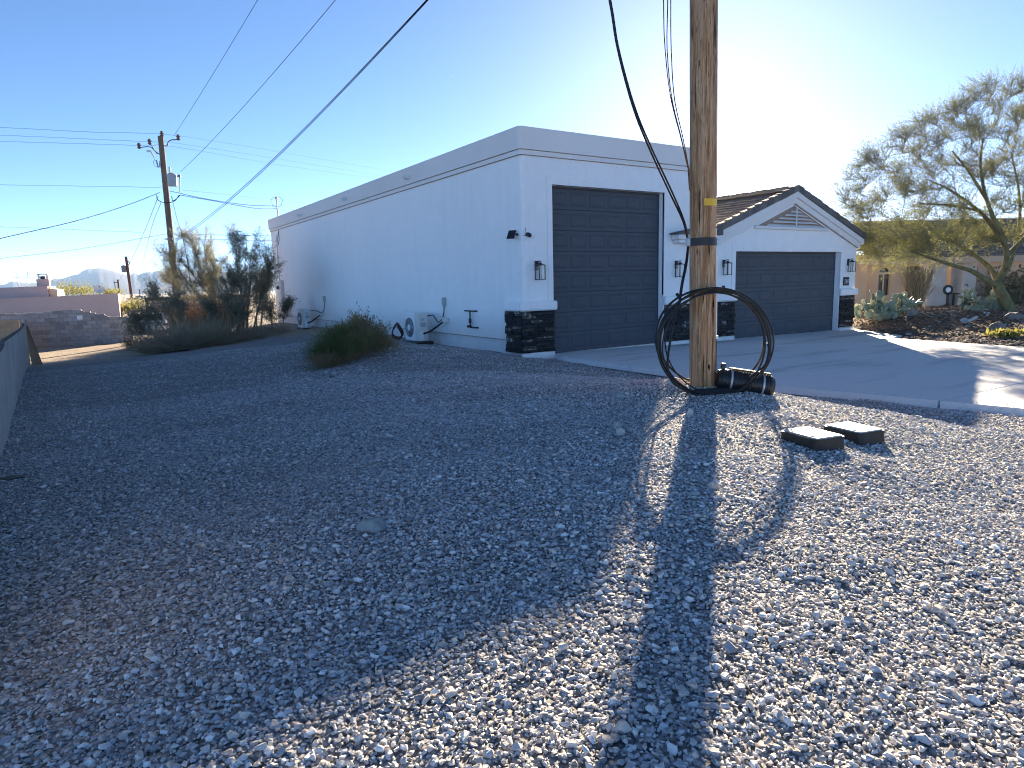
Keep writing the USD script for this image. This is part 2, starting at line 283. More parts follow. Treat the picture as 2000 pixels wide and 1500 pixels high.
def T(x, y): return _ti(np.stack([np.asarray(x, float), np.asarray(y, float)], -1))
def T1(x, y): return float(T([x], [y])[0])
def G(u, v):
    """Where the sight line through a photo pixel meets the ground."""
    r = ray(u, v); t = np.arange(1.0, 140, .03); p = CAM+t[:, None]*r; h = p[:, 2]-T(p[:, 0], p[:, 1]); k = int(np.argmax(h < 0))
    return p[k] if h[k] < 0 else at_z(u, v, -1)

def ground_sheet():
    far = np.array([75, 95, 130, 200, 350, 700, 1500, 3000, 5500.])
    xs = np.concatenate([-far[::-1]+30, np.linspace(-30, -10, 40, endpoint=False), np.linspace(-10, 32, 260, endpoint=False), np.linspace(32, 60, 50), far+10]); ys = np.concatenate([-far[::-1]+40, np.linspace(-16, -4, 20, endpoint=False), np.linspace(-4, 32, 220, endpoint=False), np.linspace(32, 74, 80), far+10])
    g = np.stack(np.meshgrid(xs, ys, indexing="ij"), -1).reshape(-1, 2); z = T(g[:, 0], g[:, 1])
    dd = np.hypot(g[:, 0], g[:, 1]); z = z-np.clip((dd-80)/900, 0, 1)*9
    nx, ny = len(xs), len(ys); i, j = np.meshgrid(np.arange(nx-1), np.arange(ny-1), indexing="ij"); a = (i*ny+j).ravel()
    q = np.stack([a, a+ny, a+ny+1, a+1], 1)
    return np.c_[g, z], np.vstack([q[:, [0, 1, 2]], q[:, [0, 2, 3]]])
tag(part("ground", ground_sheet(), L["ground"], smooth=True), "grey gravel lot running out into pale desert dirt", "ground", kind="structure")

# ---------------------------------------------------------------- driveway slabs
drv = thing("driveway", "pale concrete driveway of large slabs in front of the garage doors", "driveway", kind="structure")
cells = []
xc = [6, 14.6, 18.9, 23.4, 27.6, 40]; yc = [-8, at_z(1923, 764.5, -.03)[1], at_z(1911, 683.5, -.1)[1], 15]
yc = [-8, 3.9, 8.6, 15] if not (3 < yc[1] < 7 and 7.5 < yc[2] < 12) else yc
slabsurf = DRIVE.difference(sbox(9.36, 13.772, 10.28, 40)).difference(sbox(14.25, 13.772, 17.41, 40)).difference(sbox(23.2, 13.772, 24.2, 40))
for a, b in zip(xc[:-1], xc[1:]):
    for c, d in zip(yc[:-1], yc[1:]):
        p = slabsurf.intersection(sbox(a+.016, c+.016, b-.016, d-.016))
        for q in getattr(p, "geoms", [p]):
            if q.area > .05: cells.append(q)
for q in cells:
    m = trimesh.creation.extrude_polygon(q, .12, engine="earcut"); v = np.array(m.vertices); v[:, 2] += SLAB(v[:, 0])-.12
    part("slab", (v, m.faces), L["concrete"], drv)
_m = trimesh.creation.extrude_polygon(slabsurf.buffer(-.03), .02, engine="earcut")
part("slab_base", (np.c_[_m.vertices[:, :2], _m.vertices[:, 2]+SLAB(_m.vertices[:, 0])-.1], _m.faces), L["mulch"], drv)
# ---------------------------------------------------------------- loose stones and bark
def instancer(name, protos, pos, quat, scale, idx, label, cat):
    path = numbered("/World", name); pi = UsdGeom.PointInstancer.Define(stage, path); rel = []
    for i, (v, f, m) in enumerate(protos):
        q = f"{path}/stone_{i:03d}" if "gravel" in name else f"{path}/chip_{i:03d}"
        usdkit.mesh(stage, q, (v, f), m); rel.append(q)
    pi.CreatePrototypesRel().SetTargets(rel)
    pi.CreatePositionsAttr(Vt.Vec3fArray.FromNumpy(pos.astype(np.float32)))
    pi.CreateScalesAttr(Vt.Vec3fArray.FromNumpy(scale.astype(np.float32)))
    pi.CreateProtoIndicesAttr(Vt.IntArray.FromNumpy(idx.astype(np.int32)))
    pi.CreateOrientationsAttr(Vt.QuathArray([Gf.Quath(float(a), float(b), float(c), float(d)) for a, b, c, d in quat]))
    tag(path, label, cat, kind="stuff")
def quats(n, tilt, rs):
    yaw = rs.rand(n)*2*np.pi; ax = rs.rand(n)*2*np.pi; t = rs.randn(n)*tilt
    q1 = np.stack([np.cos(yaw/2), 0*yaw, 0*yaw, np.sin(yaw/2)], 1); q2 = np.stack([np.cos(t/2), np.sin(t/2)*np.cos(ax), np.sin(t/2)*np.sin(ax), 0*t], 1)
    a, b = q2, q1
    return np.stack([a[:, 0]*b[:, 0]-(a[:, 1:]*b[:, 1:]).sum(1), *(a[:, :1]*b[:, 1:]+b[:, :1]*a[:, 1:]+np.cross(a[:, 1:], b[:, 1:])).T], 1)
def pebble(rs, n=13, squash=.55):
    p = rs.randn(n, 3); p /= np.linalg.norm(p, axis=1, keepdims=True); p *= (.85+.3*rs.rand(n, 1))
    h = trimesh.convex.convex_hull(p*[1, .74, squash]); h.vertices -= h.vertices.mean(0); return np.array(h.vertices), np.array(h.faces)
def wedge(n, d0, d1, half, rs):
    d = np.sqrt(rs.rand(n)*(d1*d1-d0*d0)+d0*d0); a = (rs.rand(n)*2-1)*half
    return np.outer(d*np.cos(a), AHEAD[:2])+np.outer(d*np.sin(a), RIGHT[:2])
rs = np.random.RandomState(3)
FENCE_A, FENCE_B = G(0, 880), G(55, 715)
def on_lot(p):
    ok = ~shapely.contains_xy(DRIVE.buffer(.01), p[:, 0], p[:, 1]) & ~shapely.contains_xy(HOUSE, p[:, 0], p[:, 1])
    ok &= (p[:, 0] < 13) & (p[:, 0] > -1.9) & ~((p[:, 0] > 9.4) & (p[:, 1] > 13.7))
    t = (p[:, 1]-FENCE_A[1])/(FENCE_B[1]-FENCE_A[1]); ok &= p[:, 0] > FENCE_A[0]+t*(FENCE_B[0]-FENCE_A[0])
    return ok
pts, siz = [], []
for d0, d1, dens, half in ((.6, 3.2, 5600, .95), (3.2, 5.5, 4600, .85), (5.5, 8.5, 3000, .75), (8.5, 13, 1400, .72), (13, 22, 450, .72)):
    n = int(dens*half*(d1*d1-d0*d0)*GRAVEL); p = wedge(n, d0, d1, half, rs); p = p[on_lot(p)]
    s = np.clip(np.exp(rs.randn(len(p))*.40)*.0086*(.72+.6*meshkit.fbm(np.c_[p*.9, np.full(len(p), 4.)], 3, 12)), .004, .028)*(1 if d1 < 9 else 1.12)
    pts.append(p); siz.append(s)
pts, siz = np.vstack(pts), np.concatenate(siz); n = len(pts)
_e = np.array([DRIVE.exterior.interpolate(rs.uniform(.6, 14)).coords[0] for _ in range(420)])+np.abs(rs.randn(420, 1))*np.array([[.16, .02]])+rs.randn(420, 2)*.01
zz = T(pts[:, 0], pts[:, 1])+siz*(rs.rand(n)*.95-.25)
protos = [(*pebble(rs), L["pebble"][k % 8]) for k in range(24)]
w = np.array([20, 17, 14, 13, 16, 7, 6, 9.]); w = np.tile(w/w.sum()/3, 3)
sc = siz[:, None]*(1+rs.randn(n, 3)*.16).clip(.6, 1.5)
_e = _e[shapely.contains_xy(DRIVE, _e[:, 0], _e[:, 1])]; _s = np.clip(np.exp(rs.randn(len(_e))*.3)*.008, .004, .014)
pts = np.vstack([pts, _e]); siz = np.r_[siz, _s]; zz = np.r_[zz, SLAB(_e[:, 0])+_s*.42]; n = len(pts); sc = np.vstack([sc, _s[:, None]*np.ones(3)])
instancer("gravel", protos, np.c_[pts, zz], quats(n, .28, rs), sc, rs.choice(24, n, p=w), "loose grey crushed gravel spread over the whole lot", "gravel")
print("gravel", n)

# planting bed at the right, behind the driveway
def bed():
    poly = Polygon([at_z(1664, 637, -.12)[:2], at_z(1700, 646.5, -.12)[:2], at_z(1762, 655.5, -.12)[:2], at_z(1742, 661, -.12)[:2], at_z(1870, 670.5, -.12)[:2], at_z(2000, 679.5, -.12)[:2], at_z(2200, 697, -.12)[:2], (52, 4), (52, 30), (24.3, 30), (24.25, 14)])
    return poly.difference(DRIVE.buffer(.01)).difference(HOUSE.buffer(.02))
BED = bed()
BED = max(getattr(BED, "geoms", [BED]), key=lambda q: q.area); shapely.prepare(BED)
def bed_mesh():
    b = BED.bounds; xs, ys = np.arange(b[0], b[2], .22), np.arange(b[1], b[3], .22)
    g = np.stack(np.meshgrid(xs, ys, indexing="ij"), -1).reshape(-1, 2); ins = shapely.contains_xy(BED.buffer(.1), g[:, 0], g[:, 1]); z = T(g[:, 0], g[:, 1])+.012
    nx, ny = len(xs), len(ys); i, j = np.meshgrid(np.arange(nx-1), np.arange(ny-1), indexing="ij"); a = (i*ny+j).ravel(); q = np.stack([a, a+ny, a+ny+1, a+1], 1); q = q[ins[q].all(1)]
    k = np.unique(q); mp = np.zeros(nx*ny, int); mp[k] = np.arange(len(k)); q = mp[q]; return np.c_[g, z][k], np.vstack([q[:, [0, 1, 2]], q[:, [0, 2, 3]]])
tag(part("planting_bed", bed_mesh(), L["mulch"], smooth=True), "brown bark covered planting bed beside the driveway", "planting bed", kind="structure")
p = at_d(1850, 640, 22)[:2]; b = BED.bounds
q = np.c_[rs.uniform(b[0], 40, 60000), rs.uniform(b[1], 22, 60000)]; q = q[shapely.contains_xy(BED, q[:, 0], q[:, 1])]; dd = np.hypot(q[:, 0], q[:, 1]); q = q[rs.rand(len(q)) < np.clip((24/dd)**2, .1, 1)]
n = len(q); s = np.exp(rs.randn(n)*.4)*.05
chips = [(*pebble(rs, 9, .3), L["chip"][k % 3]) for k in range(9)]
instancer("bark_mulch", chips, np.c_[q, T(q[:, 0], q[:, 1])+.012+s*.18], quats(n, .35, rs), s[:, None]*np.array([1, .8, .8])*(1+rs.randn(n, 3)*.15).clip(.5, 1.5), rs.choice(9, n, p=np.tile(np.array([.36, .42, .22])/3, 3)), "loose brown bark chips covering the planting bed", "bark mulch")

# ---------------------------------------------------------------- the house with its two garages
FY = 13.77; PX = 20.28; SL = .36; PKZ = 4.80
house = thing("house", "white stucco house with a tall flat roofed garage and a lower tiled gable garage", "house", (16.8, 13.77, 0))
def round_box(x0, y0, x1, y1, z0, z1, r=.1, seg=24):
    c = CrossSection([[(x0+r, y0+r), (x1-r, y0+r), (x1-r, y1-r), (x0+r, y1-r)]]).offset(r, manifold3d.JoinType.Round, 2.0, seg); return c.extrude(z1-z0).translate([0, 0, z0])
def mbox(x0, y0, z0, x1, y1, z1): return Manifold.cube([x1-x0, y1-y0, z1-z0]).translate([x0, y0, z0])
def ease(m, r): return m
REC = .26
tall = round_box(9.36, FY, 15.6, 38.4, .40, 4.93, .09) - mbox(9.0, 30, 0, 9.2, 31, 1)
tall = tall + mbox(9.45, FY+.03, -.4, 15.59, 38.3, .42) - mbox(10.28, 13, -.5, 14.25, FY+REC, 4.28)
part("tall_wall", tall, L["stucco"], house, smooth=35)
part("stem_wall", round_box(9.385, FY+.02, 9.385+.3, 38.36, -.5, .396, .06), L["stem"], house, smooth=35)
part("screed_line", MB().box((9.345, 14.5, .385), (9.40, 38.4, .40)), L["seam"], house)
part("trim_band", round_box(9.315, FY-.045, 15.62, 38.44, 4.935, 5.045, .1), L["trim"], house, smooth=35)
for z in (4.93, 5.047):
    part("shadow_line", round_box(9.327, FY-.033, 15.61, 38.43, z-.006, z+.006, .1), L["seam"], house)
par = round_box(9.27, FY-.09, 15.66, 38.49, 5.056, 5.575, .12) - round_box(9.5, FY+.16, 15.42, 38.2, 5.25, 6, .05)
part("parapet", par, L["parapet"], house, smooth=35)
for u, v in ((793, 346), (672, 388), (585, 420)):
    p = at_x(u, v, 9.2)
    part("scupper", MB().box((9.12, p[1]-.09, p[2]-.05), (9.268, p[1]+.09, p[2]-.03)).box((9.12, p[1]-.09, p[2]-.03), (9.268, p[1]-.075, p[2]+.05)).box((9.12, p[1]+.075, p[2]-.03), (9.268, p[1]+.09, p[2]+.05)), L["trim"], house)
# low gable garage
gz = lambda x: PKZ-.30-SL*abs(x-PX)
gp = CrossSection([[(15.6, -.6), (24.2, -.6), (24.2, gz(24.2)), (PX, gz(PX)), (15.6, gz(15.6))]]).extrude(10.5)
gm = np.array(gp.to_mesh().vert_properties[:, :3]); low = Manifold(manifold3d.Mesh(np.c_[gm[:, 0], gm[:, 2]+FY, gm[:, 1]].astype(np.float32), gp.to_mesh().tri_verts[:, ::-1].astype(np.uint32)))
OX0, OX1 = 17.41, 23.2
low = low - mbox(OX0, 13, -.7, OX1, FY+REC, 2.67)
part("gable_wall", low, L["stucco"], house)
# raised bands round the openings
def band(x0, x1, z1, zb, w, h, d=.022):
    mb = MB(); mb.box((x0-w, FY-d, zb), (x0, FY+.05, z1+h)).box((x1, FY-d, zb), (x1+w, FY+.05, z1+h)).box((x0, FY-d, z1), (x1, FY+.05, z1+h)); return mb
part("door_surround", band(10.28, 14.25, 4.28, 1.40, .15, .2), L["stucco"], house); part("door_surround", band(OX0, OX1, 2.67, 1.36, .17, .18), L["stucco"], house)
# garage doors: sections with raised panels
def garage_door(x0, x1, z0, z1, ns, nc, label):
    y = FY+REC-.06
    d = part("garage_door", MB().box((x0, y+.035, z0), (x1, y+.055, z1)).box((x0, y-.01, z0), (x0+.03, y+.03, z1)).box((x1-.03, y-.01, z0), (x1, y+.03, z1)).box((x0+.03, y-.01, z1-.035), (x1-.03, y+.03, z1)), L["door"], house, label=label)
    h = (z1-z0-.045)/ns; w = (x1-x0-.06)/nc
    for s in range(ns):
        za = z0+.008+s*h
        part("section", MB().cham((x0+.032, y, za+.004), (x1-.032, y+.034, za+h-.004), .006), L["door"], d)
    for s in range(ns):
        for c in range(nc):
            xa, za = x0+.03+c*w+.055, z0+.008+s*h+h*.19; xb, zb = xa+w-.11, za+h*.62; o, i = .0, .035
            v = [(xa, y, za), (xb, y, za), (xb, y, zb), (xa, y, zb), (xa+.012, y-.011, za+.012), (xb-.012, y-.011, za+.012), (xb-.012, y-.011, zb-.012), (xa+.012, y-.011, zb-.012), (xa+i, y-.004, za+i), (xb-i, y-.004, za+i), (xb-i, y-.004, zb-i), (xa+i, y-.004, zb-i), (xa+i+.014, y-.013, za+i+.014), (xb-i-.014, y-.013, za+i+.014), (xb-i-.014, y-.013, zb-i-.014), (xa+i+.014, y-.013, zb-i-.014)]
            f = [(k+l*4, (k+1) % 4+l*4, (k+1) % 4+l*4+4, k+l*4+4) for l in range(3) for k in range(4)]+[(12, 13, 14, 15)]
            part("panel", (np.array(v), np.array(f)), L["door"], d)
garage_door(10.28, 14.25, .0, 4.27, 8, 6, "tall dark slate sectional garage door"); garage_door(OX0, OX1, -.15, 2.66, 5, 8, "low dark slate sectional garage door")
# black ledger stone round the foot of the walls, with a white cap above
rs2 = np.random.RandomState(11)
veneers = [part("stone_veneer", MB().box(a, b), L["stone"][0], house) for a, b in (((9.30, FY-.03, .10), (10.275, FY-.002, 1.14)), ((14.30, FY-.03, .05), (17.36, FY-.002, 1.12)), ((23.25, FY-.03, -.05), (24.12, FY-.002, 1.10)), ((9.30, FY+.004, .10), (9.384, 14.45, 1.14)))]
vb = veneers[0]
def stone_at(lo, hi):
    k = rs2.choice(4, p=[.42, .30, .16, .12]); a = np.array(lo); b = np.array(hi)
    part("stone", MB().cham(a, b, .007), L["stone"][k], vb)
def ledger(x0, x1, z0, z1):
    z = z0
    while z < z1-.03:
        h = rs2.choice([.05, .065, .08, .1]); h = min(h, z1-z); h = h if z1-z-h > .03 else z1-z; x = x0
        while x < x1-.02:
            w = rs2.uniform(.2, .52); w = w if x1-x-w > .14 else x1-x
            stone_at((x+.002, FY-.05-rs2.rand()*.055, z+.002), (x+w-.002, FY-.028, z+h-.002)); x += w
        z += h
ledger(9.27, 10.275, .10, 1.15); vb = veneers[1]; ledger(14.29, 17.37, .05, 1.13); vb = veneers[2]; ledger(23.24, 24.13, -.05, 1.11); vb = veneers[3]
z = .1
while z < 1.12:
    h = min(rs2.choice([.05, .065, .08, .1]), 1.15-z); h = h if 1.15-z-h > .03 else 1.15-z; y = FY-.02
    while y < 14.46:
        w = rs2.uniform(.2, .45); w = w if 14.47-y-w > .14 else 14.47-y
        stone_at((9.27-rs2.rand()*.05, y+.002, z+.002), (9.302, y+w-.002, z+h-.002)); y += w
    z += h
for x0, x1, z0, y1 in ((9.20, 10.34, 1.155, FY-.005), (14.22, 17.44, 1.135, FY-.005), (23.17, 24.26, 1.115, FY-.005)):
    part("stone_cap", MB().cham((x0, FY-.135, z0), (x1, y1, z0+.235), .035), L["stucco"], house)
part("stone_cap", MB().cham((9.20, FY-.004, 1.155), (9.355, 14.52, 1.39), .035), L["stucco"], house)
for x0, x1, z0 in ((9.26, 10.27, .0), (14.28, 17.38, -.1), (23.23, 24.14, -.22)):
    part("footing", MB().cham((x0, FY-.07, z0-.2), (x1, FY-.004, z0+(.095 if x0 < 10 else .14)), .01), L["stem"], house)
# gable trim: tile edge, two stepped fascias, louvred vent
def rake(side, off0, off1, y0, y1, run):
    """A board that follows the roof slope on one side; off = how far below the tile top, upright."""
    x1 = PX+side*run; xs = (PX, x1) if side > 0 else (x1, PX); zt = lambda x: PKZ-SL*abs(x-PX)
    return MB().prism([(xs[0], zt(xs[0])-off1), (xs[1], zt(xs[1])-off1), (xs[1], zt(xs[1])-off0), (xs[0], zt(xs[0])-off0)], y0, y1, XZ)
for s, run in ((-1, 4.05), (1, 4.14)):
    part("fascia", rake(s, .19, .37, FY-.15, FY-.002, run), L["trim"], house); part("fascia", rake(s, .373, .56, FY-.085, FY-.002, run-.12), L["trim"], house)
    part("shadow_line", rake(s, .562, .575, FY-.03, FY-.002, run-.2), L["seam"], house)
part("vent_sill", MB().cham((18.28, FY-.09, 3.38), (22.3, FY-.002, 3.472), .012), L["trim"], house)
vent = part("gable_vent", MB().prism([(18.46, 3.475), (22.2, 3.475), (20.33, 4.17)], FY-.012, FY-.003, XZ), L["seam"], house, label="white triangular louvred gable vent")
for k in range(5):
    z = 3.49+k*.115; hw = (4.17-z-.1)/.372; 
    if hw > .2:
        v = np.array([(20.33-hw, FY-.10, z), (20.33+hw, FY-.10, z), (20.33+hw-.2, FY-.014, z+.055), (20.33-hw+.2, FY-.014, z+.055)]); w = v+[0, 0, -.014]
        part("louvre", (np.vstack([v, w]), np.array([(0, 1, 2, 3), (7, 6, 5, 4), (0, 4, 5, 1), (1, 5, 6, 2), (2, 6, 7, 3), (3, 7, 4, 0)])), L["trim"], vent)
part("mullion", MB().box((20.31, FY-.12, 3.475), (20.35, FY-.102, 4.1)), L["trim"], vent)
# roof: deck and tiles
dk = MB()
for s in (-1, 1):
    x1 = PX+s*(4.3 if s > 0 else 4.66); z1 = PKZ-.13-SL*abs(x1-PX); zp = PKZ-.13
    pl = [(PX, zp), (x1, z1), (x1, z1-.07), (PX, zp-.07)]
    dk.prism(pl if s > 0 else pl[::-1], FY-.1, 24.2, XZ)
roof = part("roof", dk, L["tile"][2], house)
RY = FY-.17
def tile(xa, xb, za, zb, y0, y1, th=.028):
    """A flat concrete tile whose lower edge stands proud of the next course."""
    v = [(xa, y0, za), (xb, y0, zb), (xb, y1, zb), (xa, y1, za)]; v = np.array(v); return np.vstack([v, v-[0, 0, th]]), np.array([(0, 1, 2, 3), (7, 6, 5, 4), (0, 4, 5, 1), (1, 5, 6, 2), (2, 6, 7, 3), (3, 7, 4, 0)])
rs3 = np.random.RandomState(5); cs = 1/math.sqrt(1+SL*SL); course = .34*cs
extra = MB(); nt = 0
for s in (-1, 1):
    for c in range(12 if s > 0 else 13):
        d0 = (4.36 if s > 0 else 4.6)-c*course; d1 = max(d0-course*1.22, .02)
        za, zb = PKZ-.125-SL*d0+.055, PKZ-.125-SL*d1+.024
        y = RY+.02-(c % 2)*.165
        while y < 24.1:
            ya = max(y, RY+.02)+.003; yb = y+.33-.003; j = rs3.randn()*.004
            m = tile(PX+s*d0, PX+s*d1, za+j, zb+j, ya, yb, .03); m = m if s > 0 else (m[0], m[1][:, ::-1])
            if s < 0 and y < 20.2 and nt < 285: part("tile", m, L["tile"][rs3.randint(3)], roof); nt += 1
            else: extra.add(*m)
            y += .33
part("far_tiles", extra, L["tile"][0], roof, kind="stuff")
for s, run in ((-1, 4.1), (1, 4.16)):
    k = 0; d = run
    while d > .05:
        d1 = max(d-.36, 0); ex = PX+s*d; ix = PX+s*d1; zt = lambda x: PKZ+.012-SL*abs(x-PX)
        jz = rs3.randn()*.005
        q = [(ex, zt(ex)-.19), (ex, zt(ex)+.028), (ix, zt(ix)), (ix, zt(ix)-.19)]; q = q[::-1] if s > 0 else q
        mb = MB().prism([(a, b+jz) for a, b in q], RY-.02, RY+.005, XZ)
        q = [(ex, zt(ex)-.03), (ex, zt(ex)+.03), (ix, zt(ix)+.002), (ix, zt(ix)-.03)]; q = q[::-1] if s > 0 else q
        mb.prism([(a, b+jz) for a, b in q], RY+.004, RY+.2, XZ)
        part("rake_tile", mb, L["tile"][rs3.randint(3)], roof); d -= .35; k += 1
for k in range(26):
    y = RY+k*.4; mb = MB()
    an = np.linspace(0, np.pi, 7); o = np.c_[PX+.15*np.cos(an), PKZ-.13+.15*np.sin(an)]; i_ = np.c_[PX+.125*np.cos(an), PKZ-.13+.125*np.sin(an)]
    mb.prism(Polygon(np.vstack([o, i_[::-1]])), y, y+.43, XZ); mb.v[-1] = mb.v[-1]+np.array([0, 0, .012*(k % 2)])
    part("ridge_tile", mb, L["tile"][rs3.randint(3)], roof)
# short eave return in front of the tall wall
part("eave_return", MB().cham((14.62, FY-.26, 2.88), (16.3, FY-.025, 2.98), .01).cham((14.54, FY-.32, 2.982), (16.3, FY-.025, 3.12), .015), L["trim"], house)
er = MB().prism([(14.46, 3.122), (16.35, 3.122), (16.35, 3.30), (15.2, 3.29), (14.46, 3.165)], FY-.38, FY-.03, XZ)
part("return_tile", er, L["tile"][2], roof)
# ---------------------------------------------------------------- fittings on the house
def lantern(u, v, label):
    """Black coach lantern: wall plate, hooked arm, cage, panes, cap."""
    c = at_y(u, v, FY-.16); o = np.array([c[0], FY, c[2]])
    t = thing("wall_lantern", label, "lantern", o, "wall lanterns beside the garage doors")
    part("wall_plate", MB().cham((-.055, -.03, .02), (.055, -.001, .25), .008), L["black_metal"], t, local=True)
    a = np.linspace(0, np.pi*.62, 7); part("arm", MB().tube([(0, -.02, .17), (0, -.05, .21)]+[(0, -.16+.11*math.cos(x), .205+.035*math.sin(x)) for x in a[1:]], .014, 6), L["black_metal"], t, local=True)
    w, y0, z0, z1 = .088, -.16, -.22, .15; fr = MB()
    for sx in (-1, 1):
        for sy in (-1, 1): fr.box((sx*w-.009, y0+sy*w-.009, z0), (sx*w+.009, y0+sy*w+.009, z1))
    for z in (z0, z1-.018):
        for s in (-1, 1): fr.box((-w, y0+s*w-.008, z), (w, y0+s*w+.008, z+.018)).box((s*w-.008, y0-w, z+.001), (s*w+.008, y0+w, z+.017))
    cg = part("cage", fr, L["black_metal"], t, local=True)
    for s in (-1, 1):
        part("pane", MB().box((-w+.01, y0+s*(w-.004)-.002, z0+.02), (w-.01, y0+s*(w-.004)+.002, z1-.02)), L["frost"], t, local=True)
        part("pane", MB().box((s*(w-.004)-.002, y0-w+.012, z0+.02), (s*(w-.004)+.002, y0+w-.012, z1-.02)), L["frost"], t, local=True)
    part("cap", MB().lathe([(0, .21), (.03, .205), (.055, .17), (.105, .155), (.118, .151), (.0, .151)], (0, y0, 0), n=4 if False else 16), L["black_metal"], t, local=True)
    return t
_n = {"g": ("glossy_bsdf", {"roughness": .15}), "t": ("transparent_bsdf", {"color": (.99, .99, .99)}), "x": ("mix_closure", {"fac": .045})}
L["frost"] = usdkit.material(stage, "/World/Looks/lantern_glass", _n, [("t.BSDF", "x.closure1"), ("g.BSDF", "x.closure2")], surface="x.closure")
L["glass"] = usdkit.material(stage, "/World/Looks/dark_window_glass", {"p": ("principled_bsdf", {"base_color": (.02, .024, .03), "roughness": .08, "specular_ior_level": .6})}, [], surface="p.BSDF")
lantern(1055, 529, "black wall lantern left of the tall garage door under the camera"); lantern(1328, 526, "black wall lantern just right of the tall garage door, half behind the wooden pole")
lantern(1421, 523, "black wall lantern at the left edge of the low garage door"); lantern(1664, 519, "black wall lantern right of the low garage door above the house number")
# security camera with its solar panel
c = at_y(1032, 458, FY-.1); t = thing("security_camera", "small black security camera on the wall left of the tall garage door", "security camera", (c[0], FY, c[2]), rotz=0)
part("bracket", MB().tube([(0, -.002, 0), (0, -.05, 0), (0, -.07, -.01)], [.03, .022, .015], 8), L["black_plastic"], t, local=True)
part("camera_body", MB().lathe([(0, -.07), (.04, -.068), (.052, -.04), (.052, .03), (.045, .055), (0, .06)], (0, -.12, -.01), (.15, -.8, -.35), 16), L["black_plastic"], t, local=True, smooth=40)
part("antenna", MB().tube([(-.045, -.07, .02), (-.065, -.07, .17)], .006, 5), L["black_plastic"], t, local=True)
c2 = at_x(1006, 458, 9.28); t = thing("solar_panel", "small black solar panel on a wall arm beside the security camera", "solar panel", (9.36, c2[1], c2[2]))
part("arm", MB().tube([(-.0, 0, 0), (-.07, -.02, 0), (-.1, -.05, .01)], [.035, .02, .014], 8), L["black_plastic"], t, local=True)
ax = np.array([[.55, -.83, 0], [.5, .33, .8], [-.66, -.44, .6]]); ax /= np.linalg.norm(ax, axis=1, keepdims=True)
part("panel", MB().cham((-.1, -.13, -.01), (.1, .13, .01), .004, ax, (-.17, .03, .0)), L["black_plastic"], t, local=True)
single("camera_wire", MB().tube([(9.36-.05, c2[1]-.02, c2[2]-.02), (9.345, 14.2, c2[2]-.06), (9.42, 13.74, c2[2]-.03), (c[0], 13.74, c[2]-.02)], .005, 5), L["cable"], "thin dark wire between the solar panel and the security camera", "wire")
# house number
a, b = at_y(1646, 543.5, FY-.02), at_y(1659.5, 555, FY-.02); cx, cz = (a[0]+b[0])/2, (a[2]+b[2])/2
t = thing("house_number", "small dark framed plaque with the house number below the right lantern", "house number", (cx, FY, cz))
part("frame", MB().cham((-.185, -.03, -.15), (.185, -.001, .15), .012), L["black_metal"], t, local=True)
part("plate", MB().box((-.155, -.034, -.115), (.155, -.0305, .115)), L["ink"], t, local=True)
tm = meshkit.text_mesh("260", .15, .004, True); tm.apply_translation([-tm.bounds[:, 0].mean(), -tm.bounds[:, 1].mean(), 0]); s = min(1, .27/np.ptp(tm.bounds[:, 0])); tm.apply_scale([s, 1, 1])
part("digits", (np.c_[tm.vertices[:, 0], -.0345-tm.vertices[:, 2], tm.vertices[:, 1]], tm.faces[:, ::-1]), L["galv"], t, local=True)
